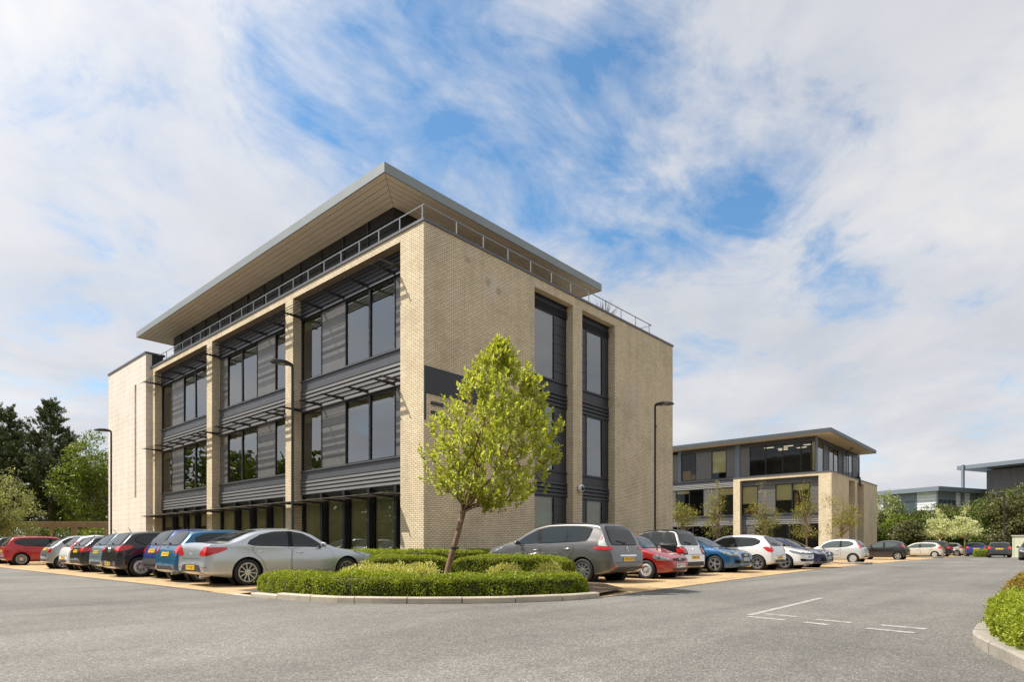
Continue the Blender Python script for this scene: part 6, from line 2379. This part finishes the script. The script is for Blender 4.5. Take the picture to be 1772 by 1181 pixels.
def young_tree():
    bx, by = -5.35, -7.06
    root = wthing('young_tree', 'young leaning tree with bright yellow green leaves in front of the brick corner', 'tree', (bx, by, 0.075))
    rn = random.Random(4)
    rg = np.random.default_rng(4)
    rt = Vector((0.668, -0.744, 0))        # across the view of the photo
    dp = Vector((0.744, 0.668, 0))
    base = Vector((bx, by, 0.06))
    fork = base + rt * 0.42 + dp * 0.05
    fork.z = 1.74
    m = MB()
    m.tube([base + Vector((0, 0, -0.05)), base.lerp(fork, 0.08), base.lerp(fork, 0.35) + rt * -0.015, base.lerp(fork, 0.7) + rt * 0.01, fork], [0.095, 0.072, 0.065, 0.060, 0.066], 14)
    m.build('trunk', 'bark', root, smooth=True)
    p = base.lerp(fork, 0.52)
    ax = (fork - base).normalized()
    m = MB()
    m.tube([p - ax * 0.02, p + ax * 0.02], 0.084, 14)
    m.tube([p + rt * 0.075, p + rt * 0.11 + Vector((0, 0, 0.01))], 0.02, 6)
    m.build('tree_tie', 'strap', root)
    # outline of the crown: height, left and right extent (m across the view, from the fork)
    prof = [(1.80, 0.10, 0.62), (2.0, -0.30, 1.55), (2.31, -0.62, 1.80), (2.69, -0.78, 2.05), (3.07, -0.84, 2.18), (3.45, -0.74, 2.22), (3.83, -0.52, 2.05), (4.33, -0.20, 1.82), (4.84, 0.10, 1.52), (5.10, 0.34, 1.20), (5.36, 0.66, 0.98)]
    zz = np.array([q[0] for q in prof])
    lo = np.array([q[1] for q in prof])
    hi = np.array([q[2] for q in prof])
    cl = []
    F = np.array(fork)
    rtn, dpn = np.array(rt), np.array(dp)
    tries = 0
    while len(cl) < 940 and tries < 60000:
        tries += 1
        z = rg.uniform(1.85, 5.5)
        l, h = np.interp(z, zz, lo), np.interp(z, zz, hi)
        c, hw = (l + h) / 2, (h - l) / 2
        u, v = rg.uniform(-1, 1), rg.uniform(-1, 1)
        q = u * u + v * v
        if q > 1 or rg.random() > 0.30 + 0.70 * q:
            continue
        edge = 1.0 + 0.20 * mnoise.noise(Vector((u * 2.6, v * 2.6 + 14.0, z * 1.9)))
        if q > 0.6 and rg.random() < 0.16:
            edge *= rg.uniform(1.05, 1.16)      # stray shoots beyond the outline
        pt = F * [1, 1, 0] + rtn * (c + u * hw * edge) + dpn * (0.10 + v * hw * 0.92 * edge) + np.array([0, 0, z])
        if z > 4.6 and rg.random() < 0.30:
            continue
        if mnoise.noise(Vector(pt * 1.35) + Vector((7, 3, 9))) < -0.24 or (mnoise.noise(Vector(pt * 2.9)) < -0.24):
            continue
        if z < 2.6 and u > 0.2 and rg.random() < 0.25:
            continue
        cl.append((pt, c, hw))
    # limbs
    m = MB()
    mains = []
    for k in range(13):
        a = 2 * math.pi * k / 13 + rn.uniform(-0.2, 0.2)
        z = [2.75, 3.6, 4.4, 3.1, 4.9, 2.5, 3.9, 4.6, 2.9, 3.4, 5.1, 2.6, 4.1][k]
        l, h = np.interp(z, zz, lo), np.interp(z, zz, hi)
        c, hw = (l + h) / 2, (h - l) / 2
        tip = F * [1, 1, 0] + rtn * (c + math.cos(a) * hw * 0.8) + dpn * (math.sin(a) * hw * 0.75) + np.array([0, 0, z])
        cv = limb_curve(fork, tip, rn, 6, 0.05, -0.10)
        r0 = 0.036 if z > 3.8 else 0.026
        m.tube(cv, list(np.linspace(r0, 0.006, 7)), 7)
        mains.append(cv)
    allp = [(p, ) for cv in mains for p in cv[2:]]
    for k in range(90):
        pt, c, hw = cl[rn.randrange(len(cl))]
        tgt = Vector(pt)
        best = min(allp, key=lambda q: (q[0] - tgt).length + (0.6 if q[0].z > tgt.z else 0))[0]
        cv = limb_curve(best, tgt, rn, 3, 0.07, -0.05)
        m.tube(cv, list(np.linspace(0.011, 0.003, 4)), 5)
    Cs, Ds, Ns, Tn = [], [], [], []
    for pt, c, hw in cl:
        ctr = F * [1, 1, 0] + rtn * c + np.array([0, 0, max(1.75, pt[2] - 1.1)])
        out = pt - ctr
        out = out / np.linalg.norm(out)
        tw = out * 0.75 + np.array([0, 0, 0.65]) + rg.normal(0, 0.25, 3)
        tw /= np.linalg.norm(tw)
        ln = rg.uniform(0.20, 0.38)
        p0 = pt - tw * ln * 0.7
        m.tube([Vector(p0), Vector(pt + tw * ln * 0.3)], [0.005, 0.002], 4, cap=False)
        base_t = rg.random()
        n = rg.integers(10, 16)
        for j in range(n):
            t = (j + 0.5) / n
            q = p0 + tw * ln * t
            sd = rand_dirs(rg, 1)[0]
            sd -= tw * sd.dot(tw)
            sd /= max(1e-6, np.linalg.norm(sd))
            d = sd * (1.0 - 0.5 * t) + tw * (0.45 + 0.6 * t) + np.array([0, 0, 0.10])
            d /= np.linalg.norm(d)
            Cs.append(q + d * 0.055)
            Ds.append(d)
            nn = np.cross(d, np.cross(tw, d)) + rg.normal(0, 0.35, 3)
            Ns.append(nn)
            Tn.append(0.30 * base_t + 0.70 * rg.beta(1.6, 1.8) + (0.15 if t > 0.7 else 0))
    m.build('branch', 'bark', root, smooth=True)
    leaf_obj('crown', 'leaf_young', np.array(Cs), np.array(Ds), np.array(Ns), 0.115, 0.054, root, np.array(Tn), 4, 0.14)


young_tree()


def tree(name, label, base, blobs, n, mat, leaf, seed, group=None, trunk=(0.16, 0.09), bark='bark_grey', clump=0.5, gap=-0.12, nscale=0.7, limbs=10, asp=0.6, fork=None, up=0.2, droop=0.0, tight=0.55, cat='tree'):
    """trunk, limbs and a crown of leaf clumps gathered in lobes with gaps between them"""
    root = wthing(name, label, cat, base, group)
    rn = random.Random(seed)
    rg = np.random.default_rng(seed)
    B = np.array(base)
    topc = max(b[0][2] for b in blobs)
    low = min(b[0][2] - b[1][2] for b in blobs)
    fz = fork if fork is not None else max(0.5, low + 0.3)
    m = MB()
    f = Vector((base[0], base[1], base[2] + fz))
    m.tube([Vector(base) + Vector((0, 0, -0.05)), Vector(base) + Vector((0, 0, fz * 0.5)), f], [trunk[0], (trunk[0] + trunk[1]) / 2, trunk[1]], 10)
    m.build('trunk', bark, root, smooth=True)
    vol = np.array([b[1][0] * b[1][1] * b[1][2] for b in blobs])
    pr = vol ** 0.75
    pr = pr / pr.sum()
    cl = []
    want = n
    tries = 0
    while len(cl) < want and tries < want * 12:
        tries += 1
        i = rg.choice(len(blobs), p=pr)
        c, r = np.array(blobs[i][0]), np.array(blobs[i][1])
        d = rand_dirs(rg, 1)[0]
        rad = rg.random() ** (1 / 3) if rg.random() < 0.35 else rg.uniform(0.72, 1.0)
        lum = mnoise.noise(Vector(d * 2.2 + c * 0.7)) * 0.28
        pt = c + d * r * rad * (1 + lum)
        q = mnoise.noise(Vector((pt + seed) * nscale))
        if q < gap:
            continue
        cl.append((pt + B, d, q))
    m = MB()
    for k in range(limbs):
        pt = cl[rn.randrange(len(cl))][0]
        cv = limb_curve(f if k % 2 else f + Vector((0, 0, (topc - fz) * rn.uniform(0, 0.4))), Vector(pt), rn, 5, 0.08, -0.06)
        m.tube(cv, list(np.linspace(trunk[1] * 0.6, 0.012, 6)), 6)
    if limbs:
        top = Vector((base[0], base[1], base[2] + topc))
        m.tube([f, f.lerp(top, 0.5), top], [trunk[1], trunk[1] * 0.6, 0.015], 8)
        m.build('branch', bark, root, smooth=True)
    Cs, Ds, Ns, Tn = [], [], [], []
    per = 9
    for pt, d, q in cl:
        bt = rg.random()
        C = pt + rg.normal(0, clump * 0.42, (per, 3)) * [1, 1, tight]
        D = d[None] * 0.6 + rand_dirs(rg, per) + np.array([0, 0, up])
        Cs.append(C)
        Ds.append(D)
        Ns.append(np.array([0, 0, 1.0]) * 0.8 + d[None] * 0.6 + rand_dirs(rg, per) * 0.8)
        Tn.append(0.35 * bt + 0.65 * rg.beta(2, 2, per))
    leaf_obj('crown', mat, np.concatenate(Cs), np.concatenate(Ds), np.concatenate(Ns), leaf, leaf * asp, root, np.concatenate(Tn), seed, droop)
    return root


def pine(label, base, h, r, seed, n=300, bare=0.25, skew=(0, 0)):
    root = wthing('pine_tree', label, 'tree', base, 'pines left of the stone tower')
    rn = random.Random(seed)
    rg = np.random.default_rng(seed)
    m = MB()
    m.tube([Vector(base), Vector(base) + Vector((0.1, 0, h * 0.5)), Vector(base) + Vector((0.15, 0.1, h * 0.97))], [0.27, 0.19, 0.03], 10)
    m.build('trunk', 'bark_grey', root, smooth=True)
    m = MB()
    Cs, Ds, Tn = [], [], []
    z = h * bare
    while z < h * 0.97:
        t = (z - h * bare) / (h * (1 - bare))
        rad = r * (0.62 + 0.55 * math.sin(math.pi * min(1, t * 1.25 + 0.12))) * (1 - t ** 2.4 * 0.82)
        for k in range(rn.randint(5, 7)):
            a = rn.uniform(0, 2 * math.pi)
            l = rad * rn.uniform(0.55, 1.12)
            o = Vector((base[0], base[1], base[2] + z + rn.uniform(-0.3, 0.3)))
            e = o + Vector((math.cos(a) * l, math.sin(a) * l, l * rn.uniform(0.12, 0.5) * (0.4 + t)))
            cv = limb_curve(o, e, rn, 4, 0.06, -0.08)
            m.tube(cv, list(np.linspace(0.055, 0.012, 5)), 5)
            for q in range(max(4, int(l * 7.0))):
                tt = rn.uniform(0.30, 1.05)
                i = min(3, int(tt * 4))
                p = cv[i].lerp(cv[i + 1], min(1.1, tt * 4 - i))
                p = np.array(p) + rg.normal(0, 0.16, 3)
                d = np.array([math.cos(a) * 0.6, math.sin(a) * 0.6, 0.75]) + rg.normal(0, 0.35, 3)
                d /= np.linalg.norm(d)
                nn = 26
                C = p + d * rg.uniform(0, 0.55, (nn, 1)) + rg.normal(0, 0.05, (nn, 3))
                Cs.append(C)
                Ds.append(d * 0.55 + rand_dirs(rg, nn))
                Tn.append(np.full(nn, rn.random()) * 0.45 + rg.random(nn) * 0.55)
        z += h * 0.030 + rn.uniform(0, 0.15)
    m.build('branch', 'bark_grey', root, smooth=True)
    C = np.concatenate(Cs)
    leaf_obj('crown', 'leaf_pine', C, np.concatenate(Ds), rand_dirs(rg, len(C)), 0.30, 0.075, root, np.concatenate(Tn), seed)


pine('tall dark pine with a bare grey lower trunk, between the shelter and the stone tower', (1.25, 61.2, 0), 16.2, 3.9, 31, bare=0.30)
pine('dark pine partly behind the tall one, its top slightly lower on the left', (-0.9, 69.5, 0), 16.6, 4.2, 32, bare=0.2)
pine('dark pine at the left edge of the photo', (-3.4, 65.0, 0), 16.4, 4.0, 33, bare=0.2)
pine('slim bluish pine just right of the tall dark pine', (4.1, 67.2, 0), 14.0, 3.0, 34, bare=0.2)
tree('broadleaf_tree', 'sunlit green broadleaf tree close to the stone tower', (3.3, 53.5, 0), [((0, 0, 9.3), (2.6, 2.6, 2.6)), ((-1.3, 0.8, 6.9), (2.4, 2.4, 2.2)), ((1.2, -0.6, 6.6), (2.6, 2.6, 2.4)), ((0.2, 0.2, 4.4), (2.8, 2.8, 2.0))], 1500, 'leaf_broad', 0.23, 35, 'trees left of the stone tower', gap=-0.16, nscale=0.6, clump=0.6, tight=0.4)
tree('broadleaf_tree', 'shaded broadleaf tree behind the sunlit one, beside the pines', (4.6, 61.5, 0), [((0, 0, 7.6), (3.0, 3.0, 3.0)), ((-0.8, -0.6, 4.6), (3.0, 3.0, 2.6))], 700, 'leaf_bush', 0.26, 36, 'trees left of the stone tower', clump=0.6)
tree('variegated_tree', 'pale variegated rounded tree at the left edge, in front of the pines', (-6.1, 39.6, 0), [((0, 0, 4.4), (2.0, 2.0, 2.3)), ((0.6, -0.6, 3.2), (1.9, 1.9, 1.9)), ((-0.9, 0.6, 3.0), (1.9, 1.9, 1.8)), ((0.2, -0.1, 1.9), (1.9, 1.9, 1.3))], 1100, 'leaf_varieg', 0.15, 37, 'trees left of the stone tower', clump=0.42, gap=-0.1)
tree('variegated_tree', 'pale variegated tree cut off by the left edge of the photo', (-8.3, 41.5, 0), [((0, 0, 4.2), (2.1, 2.1, 2.4)), ((0.3, -0.2, 2.2), (2.0, 2.0, 1.6))], 600, 'leaf_varieg', 0.16, 38, 'trees left of the stone tower', clump=0.42)
for k, (x, y, r, hh, mt, lab) in enumerate(((0.4, 52.2, 2.6, 2.7, 'leaf_bush', 'dark understorey bush below the tall pine trunk'), (2.0, 46.6, 2.0, 2.6, 'leaf_broad', 'bright green bush beside the foot of the stone tower'), (-2.2, 53.5, 2.6, 2.8, 'leaf_bush', 'dark bush behind the timber shelter, left part'),
                                            (-6.0, 58.0, 3.2, 4.0, 'leaf_bush', 'tall dark bush behind the variegated tree'), (4.6, 50.5, 2.2, 3.0, 'leaf_olive', 'olive green bush under the sunlit broadleaf tree'), (-12.5, 62.0, 4.0, 5.0, 'leaf_bush', 'large dark bush cut off by the left edge'))):
    tree('bush', lab, (x, y, 0), [((0, 0, hh * 0.55), (r, r, hh * 0.55)), ((r * 0.4, -r * 0.3, hh * 0.45), (r * 0.7, r * 0.7, hh * 0.5))], 520, mt, 0.2, 50 + k, 'bushes left of the stone tower', trunk=(0.08, 0.06), limbs=5, fork=0.4, clump=0.5, cat='bush')

# five thin trees before the second building
for k, (x, y, h, w_, lab) in enumerate(((33.9, 6.8, 4.9, 1.25, 'thin sparse tree nearest the brick end wall, before the second building'), (37.8, 5.5, 6.7, 1.2, 'thin sparse tree with a tall straight leader, left of the second brick frame'), (40.5, 2.5, 6.5, 1.35, 'thin sparse tree in the middle of the second brick frame'),
                                        (40.8, -0.9, 6.6, 1.15, 'thin sparse tree with a pale stem, right part of the second brick frame'), (40.6, -3.6, 4.9, 1.35, 'bushy sparse tree in front of the second brick corner'))):
    tree('sparse_tree', lab, (x, y, 0), [((0, 0, 2.6), (w_, w_, 0.9)), ((0.1, -0.1, 3.6), (w_ * 0.9, w_ * 0.9, 1.1)), ((0.0, 0.2, 4.4), (w_ * 0.7, w_ * 0.7, 1.0)), ((-0.1, 0.1, h * 0.76), (w_ * 0.5, w_ * 0.5, h * 0.24))], 190, 'leaf_sparse', 0.14, 70 + k, 'thin young trees before the second building', trunk=(0.06, 0.045), limbs=26, fork=1.75, clump=0.55, gap=-0.02, bark='timber')
# two trees with white leaf edges at the end of the bays
for k, (x, y, h, lab) in enumerate(((67.4, -6.8, 5.0, 'white flecked small tree, left one of the pair before the far hedge'), (66.6, -9.1, 5.0, 'white flecked small tree with visible stem, right one of the pair before the far hedge'))):
    tree('variegated_tree', lab, (x, y, 0), [((0, 0, 2.6), (1.45, 1.45, 0.6)), ((0, 0, 3.4), (0.95, 0.95, 0.8)), ((0.1, 0, 4.4), (0.35, 0.35, 1.0)), ((0.4, -0.8, 3.4), (0.38, 0.38, 1.0)), ((-0.4, 0.75, 3.3), (0.38, 0.38, 1.0)), ((-0.7, -0.5, 3.1), (0.4, 0.4, 0.9))], 300, 'leaf_white', 0.19, 80 + k, 'white flecked trees at the end of the bays', trunk=(0.10, 0.07), limbs=18, fork=1.9, clump=0.40, gap=0.0, nscale=1.2, bark='timber_pale', up=1.3)
# belt of trees and shrubs behind the road end
belt = [(91.2, 2.9, 9.2, 2.6, 'leaf_varieg', 'pale blossomed tree just right of the second brick building'), (88.0, 0.6, 5.9, 2.3, 'leaf_broad', 'bright green maple-like tree right of the pale blossomed one'), (92.1, -1.1, 6.5, 2.6, 'leaf_bush', 'dark green tree behind the bright green one'),
        (99.9, -2.4, 7.5, 3.6, 'leaf_bush', 'tall dark tree under the corner of the distant grey building'), (98.2, -4.9, 7.3, 3.2, 'leaf_olive', 'olive brown tree right of the distant grey corner'), (98.0, -7.7, 8.0, 3.6, 'leaf_bush', 'dark tree above the two white flecked trees'),
        (95.2, -10.5, 9.2, 3.6, 'leaf_olive', 'olive green tree in the right part of the belt'), (92.1, -13.1, 9.7, 3.6, 'leaf_bush', 'tall dark tree at the right edge of the belt'), (91.5, -16.0, 10.2, 3.8, 'leaf_olive', 'big tree cut off by the right edge of the photo'),
        (84.0, -1.0, 4.6, 2.4, 'leaf_olive', 'rounded olive shrub beside the second building'), (88.0, -4.2, 6.2, 3.0, 'leaf_bush', 'dark shrub mass behind the left white flecked tree'), (86.3, -8.2, 6.3, 3.2, 'leaf_bush', 'dark shrub mass behind the right white flecked tree'),
        (83.0, -10.6, 6.6, 3.0, 'leaf_bush', 'dark green shrub above the deep blue car'), (80.0, -13.0, 7.2, 3.4, 'leaf_olive', 'dense olive shrub behind the slim far lamp post'), (79.0, -16.5, 7.8, 3.6, 'leaf_bush', 'dense shrub behind the cream cabinet'), (86.0, 2.6, 4.0, 2.0, 'leaf_bush', 'low dark shrub at the back of the second building')]
for k, (x, y, h, r, mt, lab) in enumerate(belt):
    rn_ = random.Random(k)
    bl = [((0, 0, h * 0.68), (r * 0.85, r * 0.85, h * 0.32)), ((0, 0, h * 0.38), (r, r, h * 0.34))]
    for q in range(3):
        a = rn_.uniform(0, 6.28)
        bl.append(((math.cos(a) * r * 0.6, math.sin(a) * r * 0.6, h * rn_.uniform(0.35, 0.75)), (r * 0.5, r * 0.5, h * 0.2)))
    tree('belt_tree', lab, (x, y, 0), bl, 900, mt, 0.30, 100 + k, 'belt of trees at the end of the road', trunk=(0.14, 0.09), limbs=5, fork=max(0.6, h * 0.2), clump=0.6, gap=-0.16, nscale=0.5)
hedge('hedge', 'low bright hedge tip beside the deep blue car at the road end', [(64.0, -10.6), (62.0, -10.9), (60.0, -11.0)], 1.2, 0.75, 0.0, 500, 'leaf_hedge', 0.08, 9, 'clipped hedges')
hedge('hedge', 'long low hedge along the end of the road behind the dark grey car', [(80.0, -8.0), (79.0, -11.0), (77.0, -18.0)], 1.2, 1.1, 0.0, 250, 'leaf_hedge', 0.12, 10, 'clipped hedges')

# fuller greenery left of the tower
tree('broadleaf_tree', 'broad dark tree filling the gap between the pines and the sunlit tree', (0.2, 75.0, 0), [((0, 0, 8.0), (4.5, 4.5, 3.8)), ((3.0, -2.0, 5.5), (3.5, 3.5, 3.2)), ((-3.5, 2.0, 5.5), (3.5, 3.5, 3.2))], 900, 'leaf_bush', 0.30, 41, 'trees left of the stone tower', clump=0.7, gap=-0.25)
tree('broadleaf_tree', 'dark tree behind the pines near the left edge', (-7.5, 76.0, 0), [((0, 0, 7.0), (4.5, 4.5, 3.8)), ((2.5, 0, 4.5), (4.0, 4.0, 3.0))], 800, 'leaf_bush', 0.30, 42, 'trees left of the stone tower', clump=0.7, gap=-0.25)
tree('broadleaf_tree', 'green tree just behind the sunlit one, against the edge of the stone tower', (6.3, 63.0, 0), [((0, 0, 8.6), (3.2, 3.2, 3.0)), ((-2.0, 1.5, 6.0), (3.0, 3.0, 2.8)), ((0, 0, 4.0), (3.4, 3.4, 2.6))], 1000, 'leaf_broad', 0.27, 43, 'trees left of the stone tower', clump=0.65, gap=-0.2)
# the wood across the road, seen only mirrored in the glass and the paintwork
rw_ = np.random.default_rng(91)
Cw, Dw = [], []
for k in range(62):
    a = k / 45
    if k < 46:
        ang_ = RAD(100 + 165 * a)
        rad_ = rw_.uniform(46, 62)
        cx_, cy_ = -14 + rad_ * math.cos(ang_), -8 + rad_ * math.sin(ang_) * 1.1
        h_ = rw_.uniform(6.5, 12.5)
    else:
        cx_, cy_ = rw_.uniform(-22, -14.5), 34 + (k - 46) * 2.0
        h_ = 7.5 + (k - 46) * 0.42 + rw_.uniform(-1.5, 1.5)
    r_ = rw_.uniform(2.6, 4.2)
    n_ = 900
    d_ = rand_dirs(rw_, n_)
    d_[:, 2] = d_[:, 2]
    Cw.append(np.array([cx_, cy_, h_ * 0.55]) + d_ * np.array([r_, r_, h_ * 0.46]) * rw_.uniform(0.6, 1.05, (n_, 1)))
    Dw.append(d_ + rand_dirs(rw_, n_))
Cw, Dw = np.concatenate(Cw), np.concatenate(Dw)
wd_ = leaf_obj('woodland', 'leaf_bush', Cw, Dw, rand_dirs(rw_, len(Cw)), 0.75, 0.5, None, None, 5)
wd_['kind'] = 'stuff'
wd_['label'] = 'far mass of green trees across the road, mirrored in the windows'
